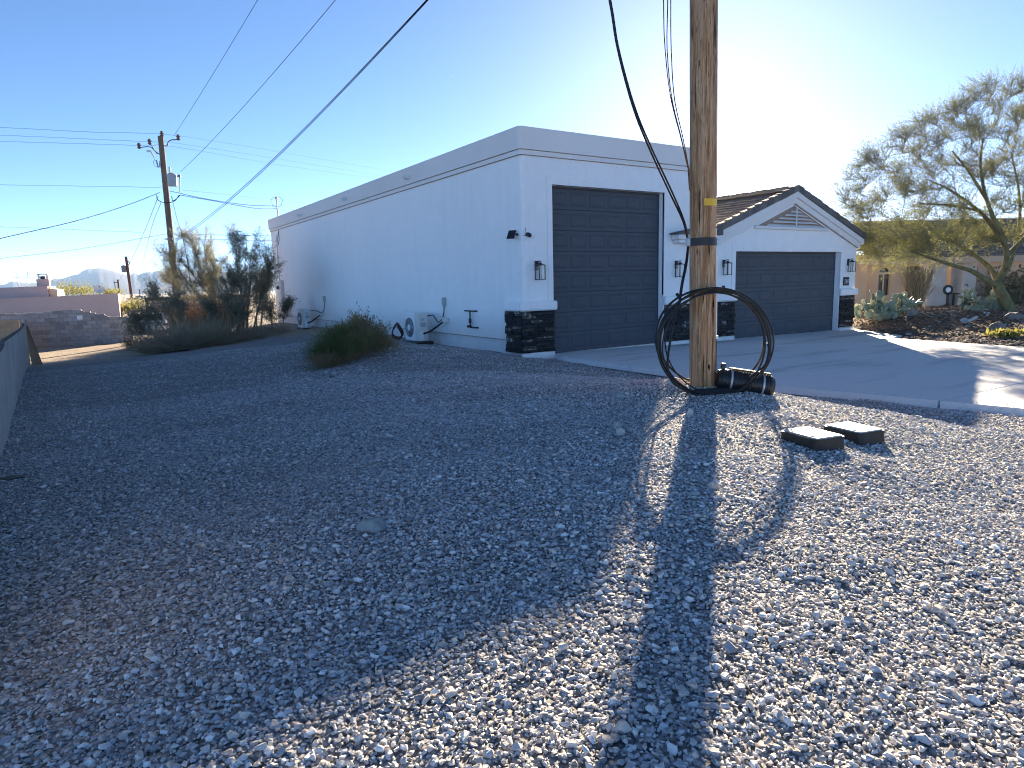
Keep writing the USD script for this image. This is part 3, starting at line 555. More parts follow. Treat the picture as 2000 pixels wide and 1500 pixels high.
# air conditioners
def condenser(name, u, v, label, y0):
    """Mini split unit whose fan looks away from the wall."""
    t = thing(name, label, "air conditioner", (8.62, y0, T1(8.5, y0)))
    L_, W_, H_ = .92, .36, .88      # along the wall, off the wall, up
    part("pad", MB().cham((-.07, -.1, -.12), (W_+.12, L_+.1, .05), .015), L["black_plastic"], t, local=True)
    cab = MB().cham((0, .21, .055), (W_, L_, .055+H_), .025); cab = part("cabinet", cab, L["white_plastic"], t, local=True)
    part("service_panel", MB().cham((.006, .0, .06), (W_-.006, .207, .05+H_-.005), .02), L["white_dull"], t, local=True)
    fy, fz = .58, .055+H_*.47
    part("fan_well", MB().lathe([(.32, -.012), (.30, .004), (0, .004)], (.0, fy, fz), (-1, 0, 0), 28), L["fan"], cab, local=True)
    fb = MB()
    for k in range(3):
        q = k*2*np.pi/3+.5; pts = [(-.012, fy+r*math.cos(q+d), fz+r*math.sin(q+d)) for r, d in ((.07, -.3), (.28, -.5), (.29, .25), (.08, .5))]; fb.add(pts+[(p[0]+.006, p[1], p[2]) for p in pts], [(0, 1, 2, 3), (7, 6, 5, 4), (0, 4, 5, 1), (1, 5, 6, 2), (2, 6, 7, 3), (3, 7, 4, 0)])
    part("fan_blades", fb, L["black_plastic"], cab, local=True)
    gr = MB()
    for r in np.linspace(.11, .3, 9): an = np.linspace(0, 2*np.pi, 33); gr.tube([(-.028, fy+r*math.cos(q), fz+r*math.sin(q)) for q in an], .0035, 4, False)
    for k in range(8): q = k*np.pi/4; gr.tube([(-.03, fy+.09*math.cos(q), fz+.09*math.sin(q)), (-.03, fy+.305*math.cos(q), fz+.305*math.sin(q))], .004, 4)
    part("fan_grille", gr, L["galv"], cab, local=True); part("fan_hub", MB().lathe([(0, .04), (.07, .036), (.095, .025), (.095, 0), (0, 0)], (-.002, fy, fz), (-1, 0, 0), 24), L["white_plastic"], cab, local=True, smooth=40)
    part("label_plate", MB().box((.10, -.004, .055+H_*.5), (.28, -.001, .055+H_*.66)), L["greybox"], t, local=True); part("label_plate", MB().box((.10, -.004, .055+H_*.72), (.24, -.001, .055+H_*.8)), L["galv"], t, local=True)
    part("valve_cover", MB().cham((.05, -.05, .07), (.2, -.002, .36), .02), L["white_plastic"], t, local=True)
    part("line_set", MB().tube([(.16, -.06, .3), (.3, -.16, .34), (.5, -.3, .5), (.66, -.46, .66), (.735, -.52, .7)], .028, 8), L["cable"], t, local=True)
    part("line_cover", MB().cham((.62, -.66, .62), (.735, -.42, .78), .02), L["white_dull"], t, local=True)
    return t
y1 = 18.45
condenser("air_conditioner", 817, 640, "white air conditioner with a round fan beside the long wall, nearer of two", y1)
condenser("air_conditioner", 602, 620, "white air conditioner at the far end of the long wall", 30.6)
def disconnect(u, v, ybox, yc, zc, label):
    c = at_x(u, v, 9.33); t = thing("disconnect_box", label, "electrical box", (9.36, c[1], c[2]))
    part("box", MB().cham((-.085, -.07, -.12), (-.001, .07, .14), .012), L["greybox"], t, local=True); part("box_door", MB().cham((-.098, -.06, -.10), (-.086, .06, .125), .005), L["greybox"], t, local=True)
    e = np.array([8.98-9.36, yc-c[1], zc-c[2]]); part("whip", MB().tube([(-.05, 0, -.11), (-.06, 0, -.3), (-.07, .1, -.52), (-.12, .3, -.62), (-.25, e[1]*.75, e[2]+.02), e], .016, 7), L["cable"], t, local=True)
disconnect(868, 590, 0, y1+.02, T1(8.5, y1)+.83, "grey electrical box with a hanging black whip above the nearer air conditioner"); disconnect(634, 584, 0, 30.65, T1(8.5, 30.6)+.83, "grey electrical box with a black whip above the far air conditioner")
# coiled line set beside the nearer unit
o = np.array([8.75, 20.0, T1(8.7, 20.0)]); t = thing("copper_line_coil", "dark red coil of tubing lying between the green shrub and the air conditioner", "pipe coil", o)
for k in range(3):
    q = np.linspace(0, 2*np.pi, 26); part("loop", MB().tube(np.c_[.05*np.sin(q*2)-.15+.04*k, .33*np.cos(q)*(1+.08*k)+.05*k, .26+.23*np.sin(q)+.03*k], .02, 6, False), L["cable_red"] if "cable_red" in L else L.setdefault("cable_red", mat("dark_red_insulation", (.045, .014, .014), .6, .4)), t, local=True)
# pipes of the hose bib
c = at_x(920, 611, 9.36); t = thing("water_pipes", "dark water pipe assembly standing out of the long wall near the corner", "pipes", (9.36, c[1], c[2]))
a0, a1 = at_x(907, 607, 9.26)-[9.36, c[1], c[2]], at_x(926, 606, 9.26)-[9.36, c[1], c[2]]
pz0, pz1 = a0[2], at_x(925, 640, 9.26)[2]-c[2]; ym = (a0[1]+a1[1])/2
part("top_pipe", MB().tube([(-.08, a0[1]+.02, pz0), (-.08, a1[1], pz0), (0, a1[1], pz0)], .022, 7), L["black_metal"], t, local=True)
part("riser", MB().tube([(-.08, ym, pz0), (-.08, ym, pz1)], .022, 7).lathe([(0, -.07), (.042, -.06), (.042, .06), (0, .07)], (-.08, ym, (pz0+pz1)/2-.05), (0, 0, 1), 10), L["black_metal"], t, local=True)
part("low_pipe", MB().tube([(-.08, ym, pz1), (-.08, a1[1]-.03, pz1), (0, a1[1]-.03, pz1)], .022, 7), L["black_metal"], t, local=True)
part("valve", MB().tube([(-.13, ym, (pz0+pz1)/2-.2), (-.05, ym, (pz0+pz1)/2-.2)], .03, 8).lathe([(0, 0), (.045, 0), (.045, .015), (0, .015)], (-.15, ym, (pz0+pz1)/2-.2), (-1, 0, 0), 12), L["black_metal"], t, local=True)
c = at_x(731, 619, 9.36); t = thing("outlet_cover", "small grey outlet cover on the long wall above the green shrub", "outlet", (9.36, c[1], c[2])); part("cover", MB().cham((-.05, -.06, -.09), (-.001, .06, .09), .015), L["greybox"], t, local=True); part("hood", MB().cham((-.062, -.045, -.06), (-.051, .045, .06), .005), L["greybox"], t, local=True)
# meter panel at the far end
c = at_x(553, 577, 9.36); t = thing("electric_meter", "pale electric meter panel at the far end of the long wall", "meter panel", (9.36, c[1], c[2]))
part("cabinet", MB().cham((-.18, -.3, -.75), (-.001, .3, .8), .02), L["white_dull"], t, local=True); part("meter", MB().lathe([(.1, 0), (.1, .06), (.085, .12), (0, .13)], (-.18, .05, .42), (-1, 0, 0), 18), L["fan"], t, local=True, smooth=40)
part("conduit", MB().tube([(-.09, .1, .8), (-.09, .1, 3.15)], .03, 8), L["white_dull"], t, local=True)
c = at_x(545, 462, 9.33); single("cable_loop", MB().tube([(9.34, c[1]+.02, c[2]+.45), (9.3, c[1], c[2]+.2), (9.28, c[1]+.16, c[2]-.2), (9.28, c[1]+.02, c[2]-.42), (9.29, c[1]-.14, c[2]-.15), (9.32, c[1], c[2]+.25)], .012, 6), L["cable"], "thin black cable loop hanging under the parapet at the far corner", "cable")
# service mast on the roof
c = at_d(543, 425, 36.5); c[0] = max(c[0], 9.8); c = at_x(543, 425, 10.1); top = at_x(541, 388, 10.1); t = thing("service_mast", "thin steel service mast rising from the far end of the roof", "service mast", (c[0], c[1], 5.25))
part("mast", MB().tube([(c[0], c[1], 5.25), (c[0], c[1], top[2])], .035, 8), L["galv"], t)
part("weatherhead", MB().lathe([(.04, -.05), (.09, 0), (.08, .09), (0, .13)], (c[0], c[1], top[2]), (0, 0, 1), 12), L["galv"], t)
for s in (-1, 1): part("drip_loop", MB().tube([(c[0], c[1], top[2]), tuple(np.array([c[0], c[1], top[2]+.12])+s*.15*RIGHT), tuple(np.array([c[0], c[1], top[2]-.05])+s*.33*RIGHT), tuple(np.array([c[0], c[1], top[2]-.35])+s*.25*RIGHT), tuple(np.array([c[0], c[1], top[2]-.45])+s*.05*RIGHT)], .012, 5), L["cable"], t)
MAST = np.array([c[0], c[1], top[2]-.4])

# ---------------------------------------------------------------- the wooden pole
PB = at_z(1372, 752, .6); PD = depth(PB); PB[2] = T1(PB[0], PB[1])
pole = thing("utility_pole", "large tan wooden utility pole with a yellow tag standing in the gravel", "utility pole", PB)
PH = 9.2; R0, R1 = .151, .140; LEAN = -RIGHT*.0185-AHEAD*.004
def PC(z): return PB+LEAN*z+UPZ*z
def pole_shaft():
    nz, na = 230, 200; zz = np.linspace(-.4, PH, nz); an = np.arange(na)*2*np.pi/na
    A, Z = np.meshgrid(an, zz); r = R0+(R1-R0)*(Z/PH)
    q = np.stack([np.cos(A)*2.2, np.sin(A)*2.2, Z*.5], -1); r = r+.010*(meshkit.fbm(q, 3, 4)-.5)
    q = np.stack([np.cos(A)*9, np.sin(A)*9, Z*.9], -1); g = meshkit.fbm(q, 3, 8); r = r-.010*np.clip(g-.6, 0, 1)*4*.3-.004*(g-.5)
    rot = np.array([0, 0])
    face = math.atan2(-AHEAD[1], -AHEAD[0])
    for da, z0, z1, w, dp in ((.07, -.2, 1.35, .05, .03), (.62, .2, .62, .06, .04), (.66, .75, 1.05, .06, .04), (-.28, 1.7, 2.3, .05, .012), (-.16, 2.15, 2.55, .06, .02), (.2, 2.4, 3.3, .04, .012), (-.1, 3.05, 3.35, .07, .02), (-.5, .3, 2.2, .035, .010), (.38, 1.0, 2.6, .03, .010), (-.3, 4.2, 4.5, .06, .018), (.15, 3.6, 3.9, .07, .016), (.5, 1.5, 1.8, .05, .02), (-.7, 1.0, 3.0, .04, .01), (.1, 4.6, 6.4, .035, .01)):
        d = (A-face-da+np.pi) % (2*np.pi)-np.pi + .025*np.sin(Z*7+da*9); e = np.clip((Z-z0)/.12, 0, 1)*np.clip((z1-Z)/.12, 0, 1); r = r-dp*e*np.clip(1-np.abs(d)/w, 0, 1)
    v = np.stack([PB[0]+LEAN[0]*Z+r*np.cos(A), PB[1]+LEAN[1]*Z+r*np.sin(A), PB[2]+Z], -1).reshape(-1, 3)
    i, j = np.meshgrid(np.arange(nz-1), np.arange(na), indexing="ij"); f = np.stack([i*na+j, i*na+(j+1) % na, (i+1)*na+(j+1) % na, (i+1)*na+j], -1).reshape(-1, 4)
    return v, np.vstack([f[:, [0, 1, 2]], f[:, [0, 2, 3]]])
part("shaft", pole_shaft(), L["pole"], pole, smooth=True)
part("pole_top", MB().lathe([(R1+.004, 0), (R1*.9, .05), (0, .08)], PC(PH), (0, 0, 1), 24), L["pole_far"], pole)
zpx = lambda u, v: at_d(u, v, PD-.15)[2]-PB[2]
FACE = -AHEAD/np.linalg.norm(AHEAD)
def around(a0, a1, z0, z1, r, th=.006, n=14):
    """Strip of sheet curved round the pole; angles from the side that faces the viewer, to the right positive."""
    an = np.linspace(a0, a1, n); mb = MB(); v = []
    for rr in (r, r+th):
        for z in (z0, z1): v += [PC(z)+rr*(FACE*math.cos(q)+RIGHT*math.sin(q)) for q in an]
    f = []
    for k in range(n-1): f += [(k, k+1, n+k+1, n+k), (2*n+k, 3*n+k, 3*n+k+1, 2*n+k+1), (k, 2*n+k, 2*n+k+1, k+1), (n+k, n+k+1, 3*n+k+1, 3*n+k)]
    f += [(0, n, 3*n, 2*n), (n-1, 3*n-1, 4*n-1, 2*n-1)]
    return mb.add(v, f)
RT = R0+.004
part("yellow_tag", around(-.2, 1.1, zpx(1385, 407), zpx(1385, 394), RT, .004), L["yellow"], pole)
for z in (zpx(1372, 470), zpx(1372, 477.5)): part("steel_band", around(-3.13, 3.13, z-.022, z+.022, RT-.002, .006, 48), L["black_metal"], pole)
part("band_clamp", MB().cham((-.02, -.04, -.05), (.03, .04, .05), .01, np.stack([RIGHT, FACE, UPZ]), PC(zpx(1345, 474))-RIGHT*(RT+.02)), L["galv"], pole)
ws = part("white_tag", around(.98, 1.2, zpx(1394, 465), zpx(1394, 449), RT, .004), L["paper"], pole)
for k, zz in enumerate((.3, .52, .74)):
    z0, z1 = zpx(1394, 465), zpx(1394, 449); part("tag_mark", around(1.05, 1.14, z0+(z1-z0)*zz-.011, z0+(z1-z0)*zz+.011, RT+.0045, .001, 3), L["ink"], ws)
part("ground_wire_cover", around(1.5, 1.72, zpx(1398, 655), zpx(1398, 500), RT, .014, 5), L["paper"], pole); part("ground_wire_cover", around(1.5, 1.78, zpx(1398, 663), zpx(1398, 657), RT, .03, 5), L["paper"], pole)
part("ground_wire", MB().tube([PC(z)+(RT+.006)*(FACE*math.cos(1.55)+RIGHT*math.sin(1.55)) for z in (.0, .5, .9)], .007, 6), L["cable"], pole)
part("ground_wire", MB().tube([PC(z)+(RT+.004)*(FACE*math.cos(1.6)+RIGHT*math.sin(1.6)) for z in np.linspace(2.2, PH, 12)], .006, 6), L["galv"], pole)
c = at_d(1393, 544, PD-.13); part("nail_disc", MB().lathe([(0, .004), (.016, .004), (.016, 0), (0, 0)], c+FACE*.0, FACE*.6+RIGHT*.8, 12), L["paper"], pole)

def curve(pts, n=40):
    """Catmull-Rom through the points."""
    p = np.array(pts, float); p = np.vstack([2*p[0]-p[1], p, 2*p[-1]-p[-2]]); out = []
    m = max(2, n//(len(p)-3))
    for i in range(1, len(p)-2):
        for t in np.linspace(0, 1, m, endpoint=False):
            a, b, c, d = p[i-1:i+3]; out.append(.5*(2*b+(c-a)*t+(2*a-5*b+4*c-d)*t*t+(3*b-3*c+d-a)*t**3))
    return np.vstack([out, p[-2:-1]])
# black drop cables coming down the pole
D = PD
t = thing("drop_cable", "pair of black cables sweeping down from the top left to the pole strap", "cable", PB+np.array([0, 0, 1.9]))
for k, du in enumerate((0, 2.2)):
    part("strand", MB().tube(curve([at_d(1150+du, -190, D-1.1), at_d(1190+du, 0, D-.9), at_d(1206+du, 95, D-.75), at_d(1235+du*1.5, 205, D-.55), at_d(1266+du*2, 285, D-.4), at_d(1306+du*2.4, 372, D-.25), at_d(1334+du, 432, D-.16), at_d(1344+du*.5, 474, D-.1)], 60), .0105, 8), L["cable"], t)
part("strand", MB().tube(curve([at_d(1345, 476, D-.12), at_d(1340, 516, D-.2), at_d(1332, 556, D-.26), at_d(1327, 592, D-.3)], 24), .017, 8), L["cable"], t)
t = thing("riser_wire", "three thin wires running down the left side of the wooden pole", "wire", PB+np.array([0, 0, 2.5]))
for us in ((1296, 1296, 1299, 1310, 1330, 1344.5), (1305, 1304, 1303, 1312, 1331, 1345.5), (1311, 1310, 1311, 1317, 1334, 1346)):
    part("strand", MB().tube(curve([at_d(u, v, D-.06+.0*i) for i, (u, v) in enumerate(zip(us, (-220, 0, 95, 190, 270, 332)))], 40), .0062, 6), L["cable"], t)
part("strand", MB().tube(curve([at_d(1345, 330, D-.05), at_d(1347.5, 372, D-.03)], 8), .012, 6), L["cable"], t)
# the coil of spare cable
t = thing("cable_coil", "big black coil of spare cable looped round the foot of the wooden pole", "cable coil", at_d(1392, 770, D-.4))
def loop(cu, cv, ru, rv, dfun, r, wob, seed, start=0., turns=1., n=90):
    rr = np.random.RandomState(seed); ph = rr.rand(4)*6.28; q = start+np.linspace(0, 2*np.pi*turns, n); w = 1+wob*(np.sin(2*q+ph[0])+.7*np.sin(3*q+ph[1]))
    pts = [at_d(cu+ru*w_*math.cos(a), cv-rv*w_*math.sin(a), dfun(a)) for a, w_ in zip(q, w)]
    for p in pts: p[2] = max(p[2], T1(p[0], p[1])+r+.012)
    return MB().tube(pts, r, 8, turns != 1)
fr = lambda a: D-.24-.05*math.sin(a)+.06*math.cos(a)
part("loop", loop(1395, 672, 107, 108, lambda a: fr(a)-.10, .0135, .017, 1), L["cable"], t, smooth=50)
part("loop", loop(1393, 668, 111, 106, lambda a: fr(a)-.06, .0135, .022, 2), L["cable"], t, smooth=50)
part("loop", loop(1390, 662, 104, 92, lambda a: D-.22+.25*max(0, -math.sin(a)) if False else D+(.24 if -math.sin(a) > .55 else (-.24 if -math.sin(a) < .1 else -.24+.48*(-math.sin(a)-.1)/.45)), .0135, .012, 3), L["cable"], t, smooth=50)
part("loop", loop(1400, 672, 106, 101, lambda a: fr(a)-.16, .008, .016, 4), L["cable"], t, smooth=50)
part("loop", loop(1403, 668, 101, 104, lambda a: fr(a)-.02, .008, .02, 5), L["cable"], t, smooth=50)
part("loop", loop(1399, 668, 112, 104, lambda a: fr(a)-.13, .0105, .018, 6), L["cable"], t, smooth=50)
part("loop", loop(1391, 674, 104, 103, lambda a: fr(a)-.18, .0105, .02, 7), L["cable"], t, smooth=50)
part("tail", MB().tube(curve([at_d(1327, 590, D-.3), at_d(1319, 612, D-.32), at_d(1310, 660, D-.34), at_d(1304, 712, D-.36), at_d(1313, 745, D-.38), at_d(1345, 768, D-.4)], 36), .0135, 8), L["cable"], t, smooth=50)
part("tail", MB().tube(curve([at_d(1498, 670, D-.28), at_d(1505, 690, D-.28), at_d(1503, 704, D-.28), at_d(1490, 716, D-.28), at_d(1462, 738, D-.34)], 24), .009, 7), L["cable"], t, smooth=50)
for u, v in ((1324, 577), (1412, 563), (1474, 606), (1488, 722)):
    c = at_d(u, v, D-.3); part("tie", MB().lathe([(.0, -.012), (.034, -.012), (.034, .012), (0, .012)], c, np.cross(FACE, at_d(u, v, D)-at_d(1395, 668, D)), 10), L["cable"], t)
# splice closure lying against the pole
c0, c1 = at_d(1402, 741, D-.12), at_d(1508, 764, D-.18); R = .135
for c in (c0, c1): c[2] = max(c[2], T1(c[0], c[1])+R*.72)
axd = c1-c0; ln = float(np.linalg.norm(axd)); axd /= ln
t = thing("splice_closure", "black ribbed plastic cylinder lying on the gravel against the pole foot", "splice closure", (c0+c1)/2-[0, 0, R])
prof = [(0, -.01), (R*.82, -.008), (R*.9, .02)]
z = .03
while z < ln-.04: prof += [(R*.96, z), (R*.985, z+.006), (R*.985, z+.016), (R*.955, z+.022)]; z += .03
prof += [(R*.95, ln-.03), (R*.8, ln+.005), (0, ln+.012)]
part("body", MB().lathe(prof, c0, axd, 32), L["black_plastic"], t, smooth=25)
for q in (.22, .80):
    part("strap", MB().lathe([(R*.99, -.012), (R*1.015, -.01), (R*1.015, .01), (R*.99, .012)], c0+axd*ln*q, axd, 36), L["galv"], t, smooth=30)
sd = np.cross(axd, UPZ); sd /= np.linalg.norm(sd); up_ = np.cross(sd, axd)
part("end_clip", MB().cham((-.03, -.02, 0), (.03, .03, .07), .008, np.stack([sd, axd, up_]), c0+up_*R*.93+axd*.03), L["black_plastic"], t)
rb = MB()
for k in range(17): rb.cham((-.05, -.008, -.004), (.05, .008, .026), .004, np.stack([sd, axd, up_]), c0+up_*R*.97+axd*(.12+k*(ln-.18)/16))
part("seam_teeth", rb, L["black_plastic"], t)

# ---------------------------------------------------------------- two meter boxes in the gravel
def meter_box(px, label):
    left, back, right, front, fb = px
    g = G(*fb); zt = g[2]+.10
    P = [at_z(*q, zt) for q in (left, back, right, front)]; c = sum(P)/4; e1 = (P[2]-P[3]+P[1]-P[0])/2; e2 = (P[1]-P[2]+P[0]-P[3])/2; a, b = np.linalg.norm(e1), np.linalg.norm(e2)
    ux = e1/a; uy = np.cross(UPZ, ux); a, b = a/2, b/2
    t = thing("meter_box", label, "utility box", (c[0], c[1], zt-.28), "twin utility boxes set in the gravel")
    M_ = np.stack([ux, uy, UPZ]); top = CrossSection([[(-a+.04, -b+.04), (a-.04, -b+.04), (a-.04, b-.04), (-a+.04, b-.04)]]).offset(.04, manifold3d.JoinType.Round, 2, 20)
    def ex(o0, z0, o1, z1):
        p0 = np.array(top.offset(o0, manifold3d.JoinType.Round, 2, 20).to_polygons()[0]); p1 = np.array(top.offset(o1, manifold3d.JoinType.Round, 2, 20).to_polygons()[0])
        return trimesh.convex.convex_hull(np.vstack([np.c_[p0, np.full(len(p0), z0)], np.c_[p1, np.full(len(p1), z1)]]))
    def put(m): return np.array(m.vertices) @ M_ + [c[0], c[1], zt], m.faces
    part("body", put(ex(.035, -.28, .008, -.035)), L["box_black"], t, smooth=35)
    part("lid_rim", put(ex(.012, -.034, .010, -.008)), L["box_black"], t, smooth=35)
    part("lid", put(ex(-.006, -.012, -.012, .002)), L["box_lid"], t, smooth=35)
    part("lid_hole", put(trimesh.creation.box([.05, .02, .006], trimesh.transformations.translation_matrix([-a*.55, -b*.8, .002]))), L["ink"], t)
    for sx in (-1, 1): part("bolt", put(trimesh.creation.cylinder(.014, .008, sections=10, transform=trimesh.transformations.translation_matrix([sx*a*.74, sx*b*.55, .003]))), L["galv"], t)
    for k in range(3):
        part("lid_rib", put(trimesh.creation.box([a*1.1, .010, .004], trimesh.transformations.translation_matrix([0, -b*.3+k*b*.3, .001]))), L["box_lid"], t)
L["box_black"] = mat("box_black_plastic", (.008, .0085, .008), .5, .35, noise=(20, (.02, .02, .018), .5, .75))
L["box_lid"] = mat("weathered_plastic_lid", (.46, .43, .37), .6, .4, noise=[(6, (.36, .33, .28), .4, .7), (30, (.52, .49, .43), .5, .75)], bump=(70, .002))
meter_box(((1530, 839), (1583, 831), (1645, 851), (1590, 858), (1588, 877)), "black utility box with a pale lid, the nearer and left one of the pair"); meter_box(((1615, 829), (1662, 821.5), (1724, 839), (1672, 846), (1670, 861)), "black utility box with a pale lid, right and farther one of the pair")

# ---------------------------------------------------------------- single stones on the gravel
def rock(name, u, v, wpx, hpx, m, label, cat="stone", seed=1, sink=.25, flat=.6, ell=1.0):
    g = G(u, v); s = wpx*depth(g)/F/2; h = hpx*depth(g)/F
    r = np.random.RandomState(seed); ic = trimesh.creation.icosphere(3, 1.0); vv = np.array(ic.vertices); d = vv/np.linalg.norm(vv, axis=1, keepdims=True)
    n = meshkit.fbm(d*1.6+seed*3.1, 3, seed); f = .72+.6*n
    for k in range(7):
        q = r.randn(3); q /= np.linalg.norm(q); lim = .62+.25*r.rand(); e = d @ q*f; f = np.where(e > lim, f*lim/np.maximum(e, 1e-6), f)
    vv = d*f[:, None]; vv /= np.abs(vv[:, 0]).max(); a = r.rand()*.6-.3
    P = vv[:, :1]*s*RIGHT + vv[:, 1:2]*s*ell*flat*AHEAD+vv[:, 2:]*h*.62*UPZ+g+AHEAD*s*ell*flat+UPZ*h*(.5-sink)
    return single(name, (P, ic.faces), m, label, cat, smooth=32)
rock("flat_rock", 724, 1044, 68, 22, L["grey_rock"], "flat slate grey rock bedded in the shaded gravel of the foreground", seed=4, flat=.9)
for k, (u, v, w, h, m, lab) in enumerate([(1213, 852, 22, 18, "pale_rock", "largest of the pale stones lying left of the lit strip of gravel"), (1204, 836, 14, 16, "pale_rock", "pale upright stone behind the largest pale stone left of the lit strip"), (1231, 842, 15, 9, "pale_rock", "small pale stone right of the pale stone cluster"), (1212, 779, 22, 12, "grey_rock", "grey brown stone on the shaded gravel left of the pole mound"), (1349, 815, 15, 18, "pale_rock", "pale stone on the mound below the cable coil"), (1510, 820, 16, 9, "pale_rock", "pale stone left of the utility boxes on the mound"), (1548, 821, 15, 7, "pale_rock", "flat pale stone just behind the nearer utility box"), (1070, 750, 14, 8, "pale_rock", "pale stone on the shaded gravel before the tall garage"), (1392, 957, 18, 18, "pale_rock", "pale pointed stone at the right edge of the pole shadow"), (1358, 972, 26, 14, "grey_rock", "dark flat stone inside the pole shadow"), (701, 970, 18, 14, "pale_rock", "pinkish pale stone in the shaded gravel above the flat slate rock"), (1316, 752, 34, 16, "pale_rock", "pale rock at the left foot of the wooden pole"), (648, 738, 12, 6, "boulder", "dark pebble below the green shrub"), (710, 738, 12, 7, "pale_rock", "white pebble in front of the green shrub"), (1640, 1140, 20, 14, "grey_rock", "bluish stone in the lit gravel at the right"), (190, 698, 9, 5, "grey_rock", "dark stone in the sunlit dirt before the block wall"), (15, 940, 46, 9, "boulder", "dark flat stone by the foot of the low fence"), (860, 1268, 26, 15, "pale_rock", "pale grey stone at the edge of the house shadow")]):
    rock("stone", u, v, w, h, L[m], lab, seed=20+k)
# ---------------------------------------------------------------- left side: low fence, block wall, buildings
HN = lambda u, v, d: (lambda p: p)(at_d(u, v, d))
L["panel_grey"] = mat("weathered_panel", (.42, .395, .37), .9, .2, noise=[(1.2, (.31, .295, .28), .4, .7), (5, (.48, .455, .43), .5, .75)], bump=(25, .006))
L["tan_wood"] = mat("tan_boards", (.33, .22, .14), .85, .2, noise=(4, (.25, .16, .10), .4, .7))
L["block"] = [mat(f"concrete_block_{k}", c, .92, .15, noise=(5, c2, .35, .7), bump=(30, .006)) for k, (c, c2) in {"grey": ((.30, .285, .275), (.25, .235, .225)), "pale": ((.35, .33, .315), (.29, .275, .26)), "dark": ((.25, .235, .225), (.19, .18, .17)), "tan": ((.33, .29, .26), (.28, .25, .22))}.items()]
L["mortar"] = mat("grey_mortar", (.24, .23, .22), .95, .1, noise=(8, (.18, .17, .165), .4, .7))
L["pink"] = mat("pink_stucco", (.44, .33, .305), .92, .15, noise=[(.6, (.40, .30, .28), .4, .7)], bump=(40, .006))
L["tan_stucco"] = mat("tan_stucco", (.50, .39, .29), .92, .15, noise=[(.7, (.45, .35, .26), .4, .7)], bump=(40, .006))
L["dark_roof"] = mat("dark_roof_edge", (.05, .045, .042), .85, .2)

# low panel fence along the left edge of the lot
fd = (FENCE_B-FENCE_A)[:2]; fl = np.linalg.norm(fd); fd = np.r_[fd/fl, 0]; fn = np.array([fd[1], -fd[0], 0])
_top0, _top1 = at_plane(0, 668, FENCE_A, FENCE_B), at_plane(44, 632, FENCE_A, FENCE_B)
ztop = lambda t: _top0[2]+(_top1[2]-_top0[2])*np.clip((t-(_top0-FENCE_A)[:2] @ fd[:2])/((_top1-_top0)[:2] @ fd[:2]), -1, 1.2)
fence = thing("panel_fence", "low weathered grey panel fence along the left edge of the gravel lot", "fence", FENCE_A)
edges = [-6.2, -2.9, (at_plane(10, 720, FENCE_A, FENCE_B)-FENCE_A)[:2] @ fd[:2], fl*.99]
mid = (at_plane(12, 760, FENCE_A, FENCE_B)-FENCE_A)[:2] @ fd[:2]; edges = [-6.2, -2.6, max(1.2, min(mid, fl*.6)), fl]
for a, b in zip(edges[:-1], edges[1:]):
    mb = MB(); ts = np.linspace(a+.015, b-.015, 14); v = []
    for t_ in ts:
        bulge = .07*math.sin(np.pi*(t_-a)/(b-a))
        for dz, off in ((0, 0), (1, 0)):
            p = FENCE_A+fd*t_; zb = T1(p[0], p[1])-.15; zt = float(ztop(t_)); z = zb if dz == 0 else zt; q = p+fn*(bulge*(1 if dz else .3)+.05*dz); q[2] = z
            v += [q, q-fn*.045]
    f = []
    for k in range(len(ts)-1):
        o = 4*k; f += [(o, o+4, o+6, o+2), (o+1, o+3, o+7, o+5), (o+2, o+6, o+7, o+3)]
    e = 4*(len(ts)-1); f += [(0, 2, 3, 1), (e, e+1, e+3, e+2)]
    pn = part("panel", mb.add(v, f), L["panel_grey"], fence)
    part("top_rail", MB().tube([FENCE_A*[1, 1, 0]+fd*t_+fn*(.05+.07*math.sin(np.pi*(t_-a)/(b-a))-.02)+UPZ*(float(ztop(t_))+.012) for t_ in ts], .028, 6), L["dark_roof"], fence)
e = FENCE_A*[1, 1, 0]+fd*(fl+.12); part("end_post", MB().tube([e+UPZ*(T1(e[0], e[1])-.2), e+fn*.05+UPZ*(float(ztop(fl))+.1)], [.07, .05], 8).lathe([(0, 0), (.08, .0), (.08, .05), (0, .09)], e+fn*.05+UPZ*(float(ztop(fl))+.08), (0, 0, 1), 8), L["tan_stucco"], fence)
e2 = e+fn*.26+fd*.45; b0 = np.array([e2[0], e2[1], T1(e2[0], e2[1])])
single("leaning_board", MB().hull([b0-fn*.16, b0+fn*.16, b0-fn*.16+fd*.03, b0+fn*.16+fd*.03, e+fn*.02+UPZ*(float(ztop(fl))-.1), e+fn*.14+UPZ*(float(ztop(fl))-.05), e+fn*.02+fd*.03+UPZ*(float(ztop(fl))-.1), e+fn*.14+fd*.03+UPZ*(float(ztop(fl))-.05)]), L["tan_wood"], "brown board leaning against the end post of the low fence", "board")
# tan boards lying behind the fence
c = at_d(8, 640, 31); ax = np.stack([RIGHT, AHEAD, UPZ]); t = thing("board_stack", "tan boarded screen standing behind the low fence at the left edge", "screen", c*[1, 1, 0]+[0, 0, -.7])
for k in range(5): part("board", MB().cham((-2.6, -.03, .0+k*.29), (.75, .0, .285+k*.29), .008, ax, c*[1, 1, 0]+[0, 0, -.75]), L["tan_wood"], t)

def wall_frame(u, v, d, vpu):
    """Local frame of a far building: x along its front (right), y into it towards the vanishing point vpu, z up."""
    s = ray(vpu, 570)*[1, 1, 0]; s /= np.linalg.norm(s); x = np.array([s[1], -s[0], 0]); o = at_d(u, v, d); o[2] = 0; return o, np.stack([x, s, UPZ])
